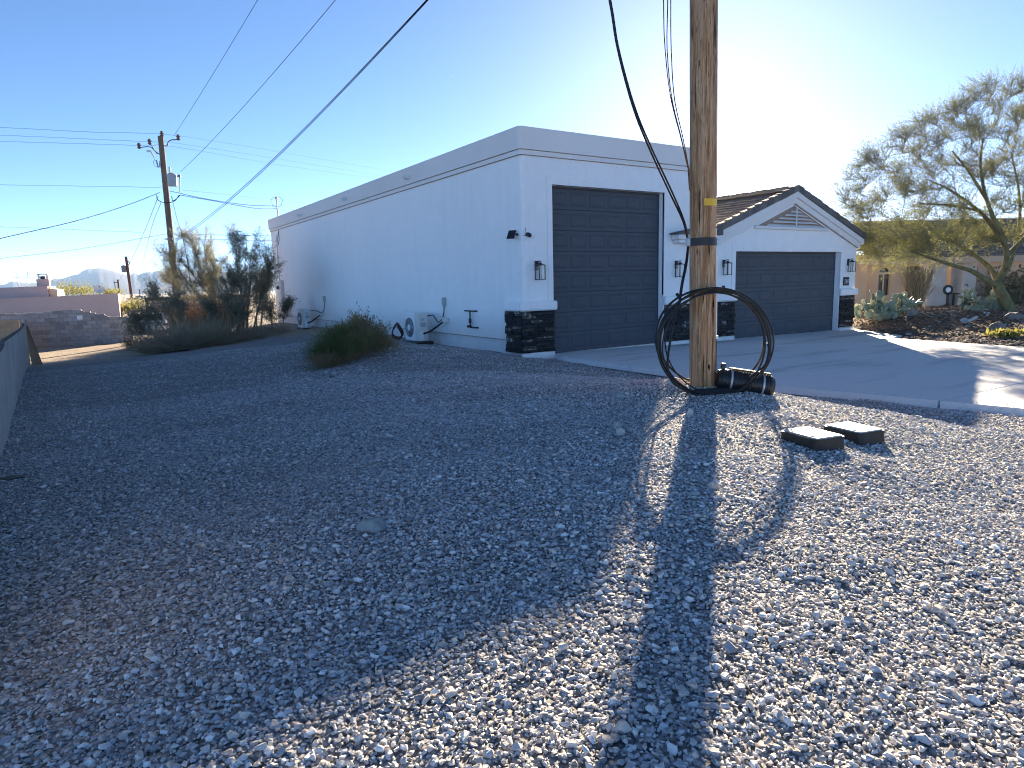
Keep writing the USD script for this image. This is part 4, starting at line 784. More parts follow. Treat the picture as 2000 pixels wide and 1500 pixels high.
# block wall
o, ax = wall_frame(258, 640, 35, 420)
wall = thing("block_wall", "grey concrete block wall with a humped top in front of the pink building", "wall", o*[1, 1, 0]+[0, 0, -.9])
prof_u = [(-60, 613), (0, 612.5), (70, 611), (115, 606), (140, 603.5), (158, 606), (176, 610), (190, 613), (203, 614), (214, 619), (262, 618.5)]
pr = [(lambda q: ((q-o) @ ax[0], q[2]))(at_plane(u, v, o, o+ax[0])) for u, v in prof_u]; prx, prz = np.array(pr).T
zb = -.95; x = 0.; rb = np.random.RandomState(2); nrow = 10
part("mortar_core", MB().prism([(prx[0]-1, zb)]+[(0.0, zb)]+[(a, b-.02) for a, b in zip(prx[::-1], prz[::-1]) if a <= .02]+[(prx[0]-1, prz[0]-.02)], .012, .15, np.stack([ax[0], UPZ, ax[1]])).v and MB().add(*(lambda m: (m[0]+o, m[1]))(MB().prism(Polygon([(prx[0]-1, zb), (0.0, zb)]+[(min(a, 0), b-.02) for a, b in zip(prx[::-1], prz[::-1])]+[(prx[0]-1, prz[0]-.02)]).buffer(0), .012, .15, np.stack([ax[0], UPZ, ax[1]])).arrays())), L["mortar"], wall)
for r in range(nrow):
    x = -.2*(r % 2)
    while x > prx[0]-.9:
        xa, xb = x-.393, x-.004; z0 = zb+r*.2; zt = float(np.interp((xa+xb)/2, prx, prz)); z1 = min(z0+.193, zt)
        if z1-z0 > .05:
            j = rb.rand()*.008; part("block", MB().cham((xa, -j, z0+.003), (min(xb, 0), .16, z1), .006, ax, o), L["block"][rb.choice(4, p=[.45, .2, .2, .15])], wall)
        x -= .4
c = at_plane(156, 620, o, o+ax[0]); t = thing("wall_sign", "small white sign fixed to the block wall below its hump", "sign", c)
part("plate", MB().cham((-.12, -.03, -.1), (.12, -.012, .1), .004, ax, c), L["paper"], t)
for k in range(3): part("mark", MB().box((-.06, -.034, .03-k*.045), (.10, -.031, .045-k*.045), ax, c), L["greybox"], t)
# cracks of shade: pipe leaning on the wall
a, b = at_plane(240, 626, o-ax[1]*.3, o-ax[1]*.3+ax[0]), G(226, 668); single("thin_pole", MB().tube([a, b], .02, 6), L["pole_far"], "thin dark pole leaning on the right end of the block wall", "pole")
# pink building
o, ax = wall_frame(233, 600, 46, 262); bld = thing("pink_building", "flat roofed pink stucco building with a chimney behind the block wall", "building", o+[0, 0, -1.2])
def slope_box(x0, x1, y0, y1, z0, zl, zr): 
    v = np.array([(x0, y0, z0), (x1, y0, z0), (x1, y1, z0), (x0, y1, z0), (x0, y0, zl), (x1, y0, zr), (x1, y1, zr), (x0, y1, zl)]); return MB().add(v @ ax+o, [(0, 3, 2, 1), (4, 5, 6, 7), (0, 1, 5, 4), (1, 2, 6, 5), (2, 3, 7, 6), (3, 0, 4, 7)])
part("wall", slope_box(-16, 0, 0, 9, -1.2, 1.36, 1.74), L["pink"], bld); part("coping", slope_box(-16.02, .03, -.03, 9.03, 1.34, 1.42, 1.79) if False else MB().add(np.array([(-16, -.03, 1.362), (.03, -.03, 1.742), (.03, .25, 1.742), (-16, .25, 1.362), (-16, -.03, 1.40), (.03, -.03, 1.78), (.03, .25, 1.78), (-16, .25, 1.40)]) @ ax+o, [(0, 3, 2, 1), (4, 5, 6, 7), (0, 1, 5, 4), (1, 2, 6, 5), (2, 3, 7, 6), (3, 0, 4, 7)]), L["pink"], bld)
q = at_plane(93, 560, o+ax[1]*2.5, o+ax[1]*2.5+ax[0]); xr = (q-o) @ ax[0]
part("upper_wall", slope_box(-16, xr, 2.5, 8, 1.2, 2.18, q[2]+.05), L["pink"], bld)
part("upper_side", slope_box(xr+.02, xr+.5, 2.7, 8, 1.3, q[2]-.1, q[2]-.2), L["tan_stucco"], bld)
c0, c1 = at_plane(72, 558, o+ax[1]*3, o+ax[1]*3+ax[0]), at_plane(95, 545, o+ax[1]*3, o+ax[1]*3+ax[0]); xa, xb = (c0-o) @ ax[0], (c1-o) @ ax[0]
ch = part("chimney", slope_box(xa, xb, 3, 3.9, 1.6, c1[2], c1[2]), L["pink"], bld)
for xx in (xa+.12, xb-.12):
    for yy in (3.1, 3.8): part("cap_post", slope_box(xx-.03, xx+.03, yy-.03, yy+.03, c1[2], c1[2]+.32, c1[2]+.32), L["galv"], ch)
part("cap_plate", slope_box(xa+.05, xb-.05, 3.02, 3.88, c1[2]+.32, c1[2]+.38, c1[2]+.38), L["galv"], ch); part("flue", MB().lathe([(.17, 0), (.17, .12), (.22, .13), (.2, .2), (0, .22)], np.array([(xa+xb)/2, 3.45, c1[2]]) @ ax+o, (0, 0, 1), 14), L["black_metal"], ch)
c = at_plane(194, 566, o+ax[1]*1.5, o+ax[1]*1.5+ax[0]); t = thing("satellite_dish", "pale oval satellite dish on the roof of the pink building", "satellite dish", c-[0, 0, .5])
dn = (-ax[1]*.8+UPZ*.5+ax[0]*.1); dn /= np.linalg.norm(dn); part("dish", MB().lathe([(0, 0), (.12, .008), (.24, .035), (.33, .075), (.335, .085), (.24, .045), (.12, .018), (0, .01)], c, dn, 24), L["white_dull"], t, smooth=40)
part("feed_arm", MB().tube([c-UPZ*.28, c+dn*.3-UPZ*.2, c+dn*.42-UPZ*.02], .018, 6).cham((-.04, -.03, -.03), (.04, .03, .05), .01, None, c+dn*.42), L["fan"], t); part("mast", MB().tube([c-UPZ*.62, c-UPZ*.3-dn*.1, c-dn*.02], .025, 6), L["galv"], t)
# small far house behind the shrubs
o, ax = wall_frame(288, 620, 52, 330); sh = thing("small_house", "small grey house with a dark roof edge half hidden behind the desert shrubs", "house", o+[0, 0, -1.2])
part("wall", slope_box(.35, 7.4, 0, 7, -1.2, 1.15, 1.15), L["panel_grey"], sh); part("roof", slope_box(-.05, 7.8, -.5, 7.5, 1.155, 1.38, 1.38), L["dark_roof"], sh)
part("post", slope_box(-.03, .18, -.45, -.25, -1.2, 1.15, 1.15), L["dark_roof"], sh); part("door", slope_box(1.5, 2.3, -.04, 0, -1.2, .75, .75), L["dark_roof"], sh); part("window", slope_box(3.4, 4.8, -.03, 0, -.2, .7, .7), L["glass"], sh)
part("side_wing", slope_box(3.0, 6.5, -3.4, -.6, -1.2, 1.0, 1.0), L["tan_stucco"], sh)
o, ax = wall_frame(228, 600, 78, 330); fh = thing("far_house", "low distant house with a broken dark roof line beyond the reddish pole", "house", o+[0, 0, -1.6])
part("wall", slope_box(1.4, 8, 0, 6, -1.6, .95, .95), L["tan_stucco"], fh); part("roof", slope_box(1.2, 8.3, -.3, 6.3, .955, 1.1, 1.1), L["dark_roof"], fh); part("roof_unit", slope_box(3.4, 4.4, 1, 2, 1.105, 1.5, 1.5), L["greybox"], fh); part("roof_unit", slope_box(2.0, 2.8, 1, 2, 1.105, 1.35, 1.35), L["greybox"], fh)
# car behind the brush
o, ax = wall_frame(271, 630, 44, 300); car = thing("parked_car", "pale car parked beyond the brush at the right end of the block wall", "car", o+[0, 0, -1.0]); zc = -1.0
def carhull(pts): return MB().hull(np.array(pts) @ ax+o+[0, 0, zc])
part("body", carhull([(x, y, z) for x in (.03, 1.72) for y in (.1, 4.2) for z in (.28, .72)]+[(x, y, .5) for x in (0, 1.75) for y in (0, 4.3)]+[(x, y, .82) for x in (.12, 1.63) for y in (.5, 3.1)]), L["car_paint"] if "car_paint" in L else L.setdefault("car_paint", mat("silver_car_paint", (.5, .51, .52), .3, .5, .3)), car)
cb = part("cabin", carhull([(.14, .35, .8), (1.61, .35, .8), (.14, 3.0, .8), (1.61, 3.0, .8), (.3, .85, 1.38), (1.45, .85, 1.38), (.3, 2.2, 1.4), (1.45, 2.2, 1.4)]), L["car_paint"], car)
part("rear_window", MB().add(np.array([(.3, .445, .9), (1.45, .445, .9), (1.38, .80, 1.33), (.37, .80, 1.33)])@ax+o+[0, 0, zc]-ax[1]*.02, [(0, 1, 2, 3)]), L["glass"], cb)
for xx in (.1, 1.65):
    for yy in (.85, 3.45): part("wheel", MB().lathe([(0, -.1), (.2, -.1), (.31, -.085), (.31, .085), (.2, .1), (0, .1)], np.array([xx, yy, .31])@ax+o+[0, 0, zc], ax[0], 18), L["black_plastic"], car)
for xx in (.2, 1.55): part("tail_light", MB().box((xx-.14, .0, .56), (xx+.14, .06, .7), ax, o+[0, 0, zc]), L["cable_red"], car)
# slatted fence behind the house corner
o, ax = wall_frame(498, 600, 40, 600); t = thing("slat_fence", "grey fence of upright slats at the far corner of the house", "fence", o+[0, 0, -.4]); 
w = ((at_plane(548, 600, o, o+ax[0])-o) @ ax[0])
for k in range(13): part("slat", MB().cham((k*w/13+.02, 0, -.5), ((k+1)*w/13-.05, .025, 1.45+.12*math.sin(k*2.1)), .006, ax, o), L["galv"] if k % 3 else L["panel_grey"], t)
for z in (.0, 1.0): part("rail", MB().cham((-.05, .028, z), (w, .07, z+.07), .008, ax, o), L["panel_grey"], t)

# ---------------------------------------------------------------- far utility poles and wires
def plain_pole(name, u0, v0, d, zb, r, m, label, lean=(0, 0, 0)):
    top = at_d(u0, v0, d); b = np.array([top[0], top[1], zb])+np.array(lean); t = thing(name, label, "utility pole", b, )
    part("shaft", MB().tube([b, b*.5+top*.5, top], [r, r*.9, r*.78], 12), m, t, smooth=40); return t, top, b
p2, P2T, P2B = plain_pole("utility_pole", 313.5, 266, 33, -.9, .165, L["pole_far"], "tall wooden power pole with a grey transformer behind the desert shrubs")
P2T, P2B = np.array(P2T), np.array(P2B)
def ppt(u, v, dd=0.): return at_d(u, v, 33+dd)
# hardware on it
def bell(parent, u, v, dd=0., h=.28): part("insulator", MB().lathe([(0, -h/2), (.05, -h/2), (.10, -h*.25), (.05, -.02), (.11, .05), (.05, h*.3), (.07, h/2), (0, h/2)], ppt(u, v, dd), (0, 0, 1), 10), L["porcelain"], parent)
bell(p2, 316, 262); bell(p2, 348, 268.5); bell(p2, 292, 277); bell(p2, 271.5, 285)
part("bracket", MB().tube(curve([ppt(318, 284), ppt(326, 285), ppt(329, 277), ppt(335, 273.5), ppt(347, 272.5)], 24), .028, 6), L["fan"], p2); part("bracket", MB().tube(curve([ppt(317, 305), ppt(304, 296), ppt(298, 287), ppt(293, 279)], 16), .025, 6), L["fan"], p2); part("bracket", MB().tube(curve([ppt(307, 300), ppt(298, 290), ppt(290, 286.5), ppt(275, 288)], 16), .025, 6), L["fan"], p2)
part("fuse_holder", MB().tube([ppt(305, 313), ppt(309, 327)], .04, 6).tube([ppt(312, 314), ppt(312, 327)], .035, 6).tube(curve([ppt(302, 310), ppt(300, 320), ppt(308, 327), ppt(314, 325)], 14), .014, 5), L["galv"], p2)
part("lamp_arm", MB().tube(curve([ppt(302, 309), ppt(297, 300), ppt(294, 295)], 10), .03, 6), L["galv"], p2); part("street_lamp_head", MB().hull([ppt(u, v, dd) for u, v in ((284.5, 295), (288, 292.5), (295, 293.5), (296, 297), (289, 297.5)) for dd in (-.15, .15)]), L["white_dull"], p2)
c0, c1 = ppt(337.5, 364), ppt(337.5, 340); hh = c1[2]-c0[2]
tr = part("transformer", MB().lathe([(0, 0), (.2, .01), (.225, .04), (.225, hh*.93), (.20, hh*.97), (.1, hh+.04), (0, hh+.05)], np.array([c0[0], c0[1], c0[2]]), (0, 0, 1), 20), L["greybox"], p2, smooth=40, label="grey transformer can")
part("bushing", MB().lathe([(.03, 0), (.07, .04), (.04, .08), (.075, .14), (.04, .2), (.06, .26), (.02, .32), (0, .33)], ppt(332, 338), (0, 0, 1), 10), L["white_dull"], tr); part("bushing", MB().tube(curve([ppt(346, 345), ppt(351, 344), ppt(351, 352), ppt(350.5, 378)], 16), .022, 6).lathe([(0, -.06), (.09, -.03), (.08, .06), (0, .08)], ppt(350, 344), (0, 0, 1), 10), L["fan"], tr)
for v in (342, 352): part("hanger", MB().tube([ppt(321, v), ppt(331, v)], .03, 6), L["fan"], tr)
part("loop_wire", MB().tube(curve([ppt(306, 380), ppt(308, 390), ppt(322, 396), ppt(340, 393), ppt(350, 381)], 20), .018, 5), L["wire"], p2); part("loop_wire", MB().tube(curve([ppt(335, 383), ppt(338, 392), ppt(345, 388), ppt(352, 381)], 14), .016, 5), L["wire"], p2)
part("bracket", MB().tube([ppt(322, 467), ppt(337, 466)], .04, 6), L["fan"], p2)
def wire(label, strands, r=.013, name="overhead_wire", cat="wire", n=40, group=None):
    r *= .75
    t = thing(name, label, cat, strands[0][0], group)
    for s in strands: part("strand", MB().tube(curve(s, n) if len(s) > 2 else s, r, 5), L["wire"] if r < .012 else L["cable"], t)
TOPP = PC(PH-.2)
vp = lambda u, v: at_plane(u, v, P2B, TOPP)
def sag(a, b, s, n=9): t = np.linspace(0, 1, n); a, b = np.array(a), np.array(b); return [a+(b-a)*k-UPZ*s*4*k*(1-k) for k in t]
def vwire(px, n=40):
    """Smooth sag in the upright plane between the far pole and the near one, through the measured points."""
    p = np.array([vp(u, v) for u, v in px]); s_ = np.hypot(*(p[:, :2]-P2B[:2]).T); k = np.polyfit(s_, p[:, 2], 2); e = (TOPP-P2B)[:2]; L_ = np.linalg.norm(e); q = np.linspace(s_[0], L_, n)
    return [np.array([*(P2B[:2]+e/L_*x), np.polyval(k, x)]) for x in q]
wire("doubled grey service cable sweeping from the transformer pole to the near pole", [vwire([(340, 470+d), (400, 425+d), (560, 289+d), (700, 142+d), (831+d*.6, 0)]) for d in (0, 4)], .0125, n=80)
wire("steepest thin wire rising from the transformer pole to the top edge", [vwire([(340, 265), (420, 138), (503, 0)])], .010, n=80)
wire("thin wire rising from the transformer to the top edge, between the other two wires", [vwire([(353, 335), (500, 181), (655, 0)])], .010, n=80)
ff = lambda u, v, d: at_d(u, v, d)
wire("topmost thin power line crossing the left sky and passing the transformer pole top", [[ff(-200, 243, 36), ff(0, 249, 34), ff(180, 258, 33), ff(316, 262, 33), ff(420, 276, 40), ff(560, 299, 55), ff(768, 335, 100)]], .010)
wire("second thin power line from the left, just below the topmost line", [[ff(-200, 259, 36), ff(0, 264, 34), ff(292, 277, 33), ff(340, 279, 36), ff(560, 313, 55), ff(750, 344, 100)]], .009)
wire("third thin power line from the left, lowest of the top three lines", [[ff(-200, 270, 36), ff(0, 276, 34), ff(271, 284, 33), ff(350, 288, 36), ff(560, 324, 55), ff(742, 350, 100)]], .009)
wire("faint level wire reaching the transformer pole below the transformer", [[ff(-200, 359, 36), ff(0, 361, 34), ff(314, 366, 33)]], .009)
wire("faint wire leaving the transformer pole to the right below the transformer", [[ff(356, 371, 34), ff(480, 384, 55), ff(602, 398, 95)]], .009)
wire("heavy sagging service wire from the left edge up to the transformer pole", [[ff(-120, 498, 24), ff(0, 466, 26), ff(150, 431, 29), ff(250, 400, 32), ff(312, 376, 33)]], .019)
wire("thin wire sloping from the left edge up to the middle of the transformer pole", [[ff(-120, 523, 27), ff(0, 505, 28), ff(150, 487, 31), ff(330, 456, 33)]], .011)
wire("faint level wire low in the left sky", [[ff(-120, 440, 36), ff(0, 443, 35), ff(280, 454, 33)]], .008)
wire("pair of twisted service drops from the transformer pole to the mast on the roof", [[ff(331, 373, 33), ff(400, 388, 34), ff(480, 400, 35.5), MAST], [ff(352, 381, 33), ff(420, 393, 34), ff(500, 407, 35.5), MAST-[0, 0, .12]]], .018)
wire("two level communication wires from the pole to the far corner of the house", [[ff(340, 457, 33), ff(430, 459, 35), ff(530, 461, 39)], [ff(337, 466, 33), ff(420, 468, 35), ff(530, 470, 39)]], .014)
p3, P3T, P3B = plain_pole("utility_pole", 246, 501, 62, -1.8, .15, L["pole_red"], "reddish distant utility pole with a small transformer, right of the pink building", lean=(.18, -.12, 0))
part("transformer", MB().lathe([(0, 0), (.2, .02), (.2, .6), (0, .68)], at_d(242.5, 532, 62), (0, 0, 1), 12), L["fan"], p3); part("bracket", MB().tube([at_d(248, 508, 62), at_d(253, 513, 62), at_d(252, 518, 62)], .05, 5), L["fan"], p3)
p4_, P4T, P4B = plain_pole("utility_pole", 230, 546, 100, -1.9, .15, L["pole_red"], "farther short utility pole with an arm, left of the reddish pole"); part("arm", MB().tube([at_d(222, 551, 100), at_d(229, 552, 100)], .06, 5).tube([at_d(223.5, 550, 100), at_d(228, 585, 100)], .05, 5), L["pole_red"], p4_)
p5_, P5T, P5B = plain_pole("utility_pole", 272, 565, 105, -1.9, .09, L["pole_red"], "thin bare far pole right of the reddish pole")
wire("wire falling from the transformer pole to the reddish distant pole", [[ff(309, 384, 33), ff(282, 452, 46), ff(252, 516, 62), ff(232, 549, 100)]], .02)
wire("second wire falling left of the transformer pole toward the mountains", [[ff(314, 396, 33), ff(292, 460, 48), ff(272, 545, 100)]], .015)
wire("lower pair of wires falling from the pole bracket to the far poles", [[ff(326, 470, 33), ff(306, 510, 50), ff(285, 540, 75), ff(266, 556, 105)], [ff(322, 474, 33), ff(298, 505, 52), ff(270, 548, 105)]], .017)
wire("guy wire running down right of the transformer pole into the shrub", [[ff(335, 384, 33), ff(345, 425, 32.5), ff(358, 468, 32), ff(374, 560, 31)]], .014)

# ---------------------------------------------------------------- far: lattice tower, mountains, contrail, air
t = thing("transmission_tower", "faint steel lattice transmission tower on the far left horizon", "tower", at_d(45, 585, 1100))
def lattice(u, v0, v1, w0, w1, d, lean=0.):
    mb = MB(); n = 7
    L0 = [[at_d(u+s*(w0+(w1-w0)*k/n)+lean*k/n, v0+(v1-v0)*k/n, d+q*2) for k in range(n+1)] for s in (-1, 1) for q in (-1, 1)]
    for l in L0: mb.tube([l[0], l[-1]], .30, 4)
    for k in range(n):
        for a, b in ((0, 2), (1, 3)): mb.tube([L0[a][k], L0[b][k+1]], .18, 4).tube([L0[b][k], L0[a][k+1]], .18, 4)
    return mb
part("mast", lattice(33, 530, 590, .6, 3.5, 1100, 6), L["galv"], t); part("mast", lattice(54.5, 530, 590, .6, 3.5, 1100, -3), L["galv"], t)
part("crossarm", MB().tube([at_d(25, 542, 1100), at_d(62, 541, 1100)], .35, 4).tube([at_d(28, 538, 1100), at_d(60, 537.5, 1100)], .25, 4), L["galv"], t)
ridge = [(-420, 560), (-200, 562), (0, 556.5), (12, 555), (20, 550), (25, 549.5), (32, 551), (38, 550.5), (48, 553), (58, 553.5), (66, 552), (75, 553), (98, 549.5), (102, 545.5), (125, 543.5), (140, 538), (152, 536), (160, 530), (172, 525), (180, 525.5), (192, 523.3), (204, 525), (220, 529), (240, 535.5), (253, 539), (260, 533), (272, 536), (286, 531), (298, 532), (308, 528.6), (330, 530), (360, 526), (400, 531), (423, 528), (450, 533), (480, 530), (520, 536), (560, 532), (620, 540), (700, 537), (800, 543), (950, 538), (1100, 541), (1300, 535), (1500, 533), (1700, 528), (1850, 522), (2000, 517), (2280, 506)]
uu = np.interp(np.linspace(0, len(ridge)-1, 420), range(len(ridge)), [r[0] for r in ridge]); vv = np.interp(uu, [r[0] for r in ridge], [r[1] for r in ridge])
rows = []
for k, (dd, fz) in enumerate(((3100, 0), (3250, .16), (3420, .34), (3600, .55), (3800, .8), (4000, 1.0), (4300, .7), (4700, 0))):
    row = []
    for u, v in zip(uu, vv):
        tp = at_d(u, v, 4000); b = at_d(u, v, dd); z = -14+(tp[2]+14)*fz
        nz = (meshkit.fbm(np.array([[u*.03, k*.9, 1.]]), 3, 3)[0]-.5)*(38 if 0 < fz < 1 else (3 if fz == 1 else 0)); row.append((b[0], b[1], z+nz*min(1, fz*1.6)))
    rows.append(row)
R_ = np.array(rows); nr, nc = R_.shape[:2]; i, j = np.meshgrid(np.arange(nr-1), np.arange(nc-1), indexing="ij"); a = (i*nc+j).ravel(); q = np.stack([a, a+1, a+nc+1, a+nc], 1)
L["mountain"] = mat("bare_mountain_rock", (.085, .07, .065), .95, .1, noise=(.004, (.06, .05, .048), .4, .7))
tag(part("mountains", (R_.reshape(-1, 3), np.vstack([q[:, [0, 1, 2]], q[:, [0, 2, 3]]])), L["mountain"], smooth=True), "jagged blue mountain range on the horizon", "mountains", kind="structure")
a, b = at_d(880, 147.5, 9000), at_d(900, 154.5, 9000)
n_ = 9; k = np.linspace(0, 1, n_); single("contrail", MB().tube([a+(b-a)*x for x in k], 2+4.5*np.sin(np.pi*np.clip(k*1.1, 0, 1))*(1-k*.6), 8), L["cloud"] if "cloud" in L else L.setdefault("cloud", mat("white_vapour", (.9, .9, .9), 1., 0.)), "short white contrail high in the blue sky", "contrail")
hz = usdkit.material(stage, "/World/Looks/haze_air", {"v": ("principled_volume", {"color": (.42, .64, 1.0), "density": HAZE, "anisotropy": .15})}, [], volume="v.volume")
tag(part("haze", MB().box((-7300, -7300, -26), (7300, 7300, 235)), hz), "thin blue haze in the air", "haze", kind="stuff")
# ---------------------------------------------------------------- plants
L["bark_green"] = mat("palo_verde_bark", (.16, .145, .065), .85, .2, noise=[(6, (.07, .055, .03), .45, .7, (1, 1, .4)), (2, (.16, .14, .06), .5, .75)], bump=(30, .01))
L["twig_grey"] = mat("grey_twigs", (.21, .185, .125), .9, .1); L["twig_tan"] = mat("dry_tan_twigs", (.55, .42, .27), .9, .1, vary=.35); L["twig_orange"] = mat("orange_dead_twigs", (.55, .33, .16), .9, .1, vary=.35); L["twig_dark"] = mat("dark_shrub_stems", (.31, .235, .165), .9, .1)
L["leaf_olive"] = leaf_mat("olive_leaflets", (.31, .325, .12), .5); L["leaf_grey"] = leaf_mat("grey_green_leaves", (.42, .41, .28), .5); L["leaf_dark"] = leaf_mat("dark_green_leaves", (.31, .33, .22), .5); L["leaf_dry"] = leaf_mat("dry_straw_leaves", (.45, .34, .18), .5)
L["stem_green"] = leaf_mat("green_broom_stems", (.29, .35, .14), .45, .45); L["stem_dry"] = leaf_mat("dry_broom_stems", (.55, .42, .23), .45, .4); L["leaf_yellow"] = leaf_mat("yellow_green_leaves", (.42, .40, .12), .4)
L["cactus"] = mat("prickly_pear_skin", (.22, .25, .17), .6, .35, noise=[(5, (.16, .19, .12), .4, .7), (40, (.22, .24, .15), .66, .72)])
nrm = lambda v: np.asarray(v, float)/(np.linalg.norm(v)+1e-9)
def poly(p0, d, ln, n, r, wob, trop, rs):
    """A wandering branch: points and directions."""
    pts = [np.asarray(p0, float)]; d = nrm(d)
    for _ in range(n): d = nrm(d+rs.randn(3)*wob+np.asarray(trop)); pts.append(pts[-1]+d*ln/n)
    return np.array(pts)
def kid_dir(t, ang, rs, bias):
    a = nrm(np.cross(t, rs.randn(3))); return nrm(nrm(t)*math.cos(ang)+a*math.sin(ang)+np.asarray(bias))
def leaves(P, Dr, ln, wd, rs, spread=.9):
    """One narrow two-triangle leaf per point."""
    n = len(P); d = Dr+rs.randn(n, 3)*spread; d /= np.linalg.norm(d, axis=1, keepdims=True); s = np.cross(d, rs.randn(n, 3)); s /= np.linalg.norm(s, axis=1, keepdims=True)+1e-9
    l = (ln*(.6+.8*rs.rand(n)))[:, None]; w = (wd*(.6+.8*rs.rand(n)))[:, None]
    v = np.stack([P, P+d*l*.5+s*w, P+d*l, P+d*l*.5-s*w], 1).reshape(-1, 3); k = np.arange(n)[:, None]*4
    return v, np.vstack([k+[0, 1, 2], k+[0, 2, 3]])
def tri_tubes(lines, radii):
    mb = MB()
    for p, r in zip(lines, radii): mb.tube(p, np.linspace(r, r*.45, len(p)), 3, False)
    return mb

def palo_verde():
    rs = np.random.RandomState(21); base = at_d(1977, 612, 25); base[2] = T1(base[0], base[1]); d0 = 25
    t = thing("palo_verde_tree", "leaning palo verde tree with a wide airy crown in the bark bed", "tree", base)
    P = lambda u, v, dd=0.: at_d(u, v, d0+dd)
    trunk = [base-[0, 0, .15], P(1962, 585), P(1950, 562), P(1946, 548)]
    limbs = [([P(1950, 560), P(1925, 546, -.2), P(1895, 528, -.4), P(1855, 516, -.6), P(1815, 503, -.8), P(1780, 490, -1)], .125),
             ([P(1948, 552), P(1935, 525, .3), P(1905, 500, .6), P(1875, 480, .9), P(1835, 455, 1.2), P(1800, 436, 1.4)], .10),
             ([P(1947, 550), P(1962, 525, -.3), P(1966, 495, -.6), P(1955, 455, -.9), P(1938, 420, -1.0), P(1922, 370, -1.1), P(1915, 320, -1.2), P(1920, 270, -1.3)], .125),
             ([P(1957, 470, -.8), P(1925, 425, -.4), P(1890, 395, -.0), P(1850, 368, .4), P(1815, 352, .6)], .085),
             ([P(1947, 550), P(1970, 520, .5), P(1985, 470, 1.), P(1992, 420, 1.2), P(1988, 360, 1.4), P(1975, 300, 1.4)], .10),
             ([P(1966, 500, -.5), P(2010, 455, -1.), P(2050, 400, -1.4), P(2085, 340, -1.6)], .09),
             ([P(1985, 470, 1.), P(2040, 420, 1.4), P(2100, 380, 1.8)], .075),
             ([P(1930, 395, -1.0), P(1892, 335, -.8), P(1860, 295, -.6)], .06),
             ([P(1905, 410, -.2), P(1850, 400, -.6), P(1795, 398, -.8)], .05)]
    cv = curve(trunk, 16); part("trunk", MB().tube(cv, np.linspace(.215, .165, len(cv)), 12), L["bark_green"], t, smooth=True)
    tw, tr_, lp, ld = [], [], [], []; nodes, ntan = [], []
    for pts, r0 in limbs:
        c = curve(pts, 28); part("limb", MB().tube(c, np.linspace(r0, .026, len(c)), 8), L["bark_green"], t, smooth=True); g = np.gradient(c, axis=0)
        nodes += list(c[len(c)//4:]); ntan += [nrm(q) for q in g[len(c)//4:]]
    crown = Polygon([(1640, 372), (1662, 335), (1700, 298), (1760, 260), (1820, 224), (1870, 195), (1905, 170), (1960, 160), (2060, 170), (2150, 220), (2200, 320), (2190, 430), (2080, 470), (2010, 440), (1960, 470), (1905, 492), (1850, 503), (1790, 512), (1735, 516), (1705, 508), (1682, 478), (1650, 430)])
    fork = P(1950, 520); tg = []
    while len(tg) < 520:
        u, v = rs.uniform(1635, 2200), rs.uniform(158, 560)
        if not crown.contains(Point(u, v)): continue
        e = crown.exterior.distance(Point(u, v)); w = min(2.3, .35+e/40); tg.append((P(u, v, rs.uniform(-w, w)-.1), v))
    tg.sort(key=lambda q: np.linalg.norm(q[0]-fork))
    for q, v in tg:
        N = np.array(nodes); away = np.linalg.norm(N-q, axis=1)+.55*np.maximum(0, np.linalg.norm(N-fork, axis=1)-np.linalg.norm(q-fork)+.3); k = int(np.argmin(away)); ln = np.linalg.norm(q-N[k])
        if ln < .12: continue
        m = N[k]+ntan[k]*ln*.38+(q-N[k])*.22+rs.randn(3)*.05*ln; c = curve([N[k], m, q+rs.randn(3)*.03], 10); r = .010+.012*min(1, ln/2); tw.append(c); tr_.append(r)
        g = np.gradient(c, axis=0); low = v > 395
        for i in range(3, len(c)): nodes.append(c[i]); ntan.append(nrm(g[i]))
        for i in range(2, len(c)):
            for _ in range(3 if ln > .8 else 2):
                out = nrm(c[i]-fork); d3 = kid_dir(g[i], rs.uniform(.35, .95), rs, out*.35+UPZ*(-.05 if low else .1)-RIGHT*.1); b3 = poly(c[i], d3, rs.uniform(.3, .75), 4, .01, .14, UPZ*(-.04 if low else .02), rs); tw.append(b3); tr_.append(.0058); t3 = np.gradient(b3, axis=0)
                for mm in range(1, 5):
                    b4 = poly(b3[mm], kid_dir(t3[mm], rs.uniform(.4, .8), rs, out*.2), rs.uniform(.12, .34), 2, .006, .14, (0, 0, 0), rs)
                    if rs.rand() < .45: tw.append(b4); tr_.append(.0040)
                    for w in np.linspace(.15, 1, 4):
                        if rs.rand() < (.95 if low else .5): lp.append(b4[0]+(b4[-1]-b4[0])*w); ld.append(nrm(b4[-1]-b4[0]))
    part("twigs", tri_tubes(tw, tr_), L["twig_grey"], t, kind="stuff"); part("crown", leaves(np.array(lp), np.array(ld), .075, .0095, rs, .6), L["leaf_olive"], t, kind="stuff"); print("palo", len(tw), len(lp))
palo_verde()

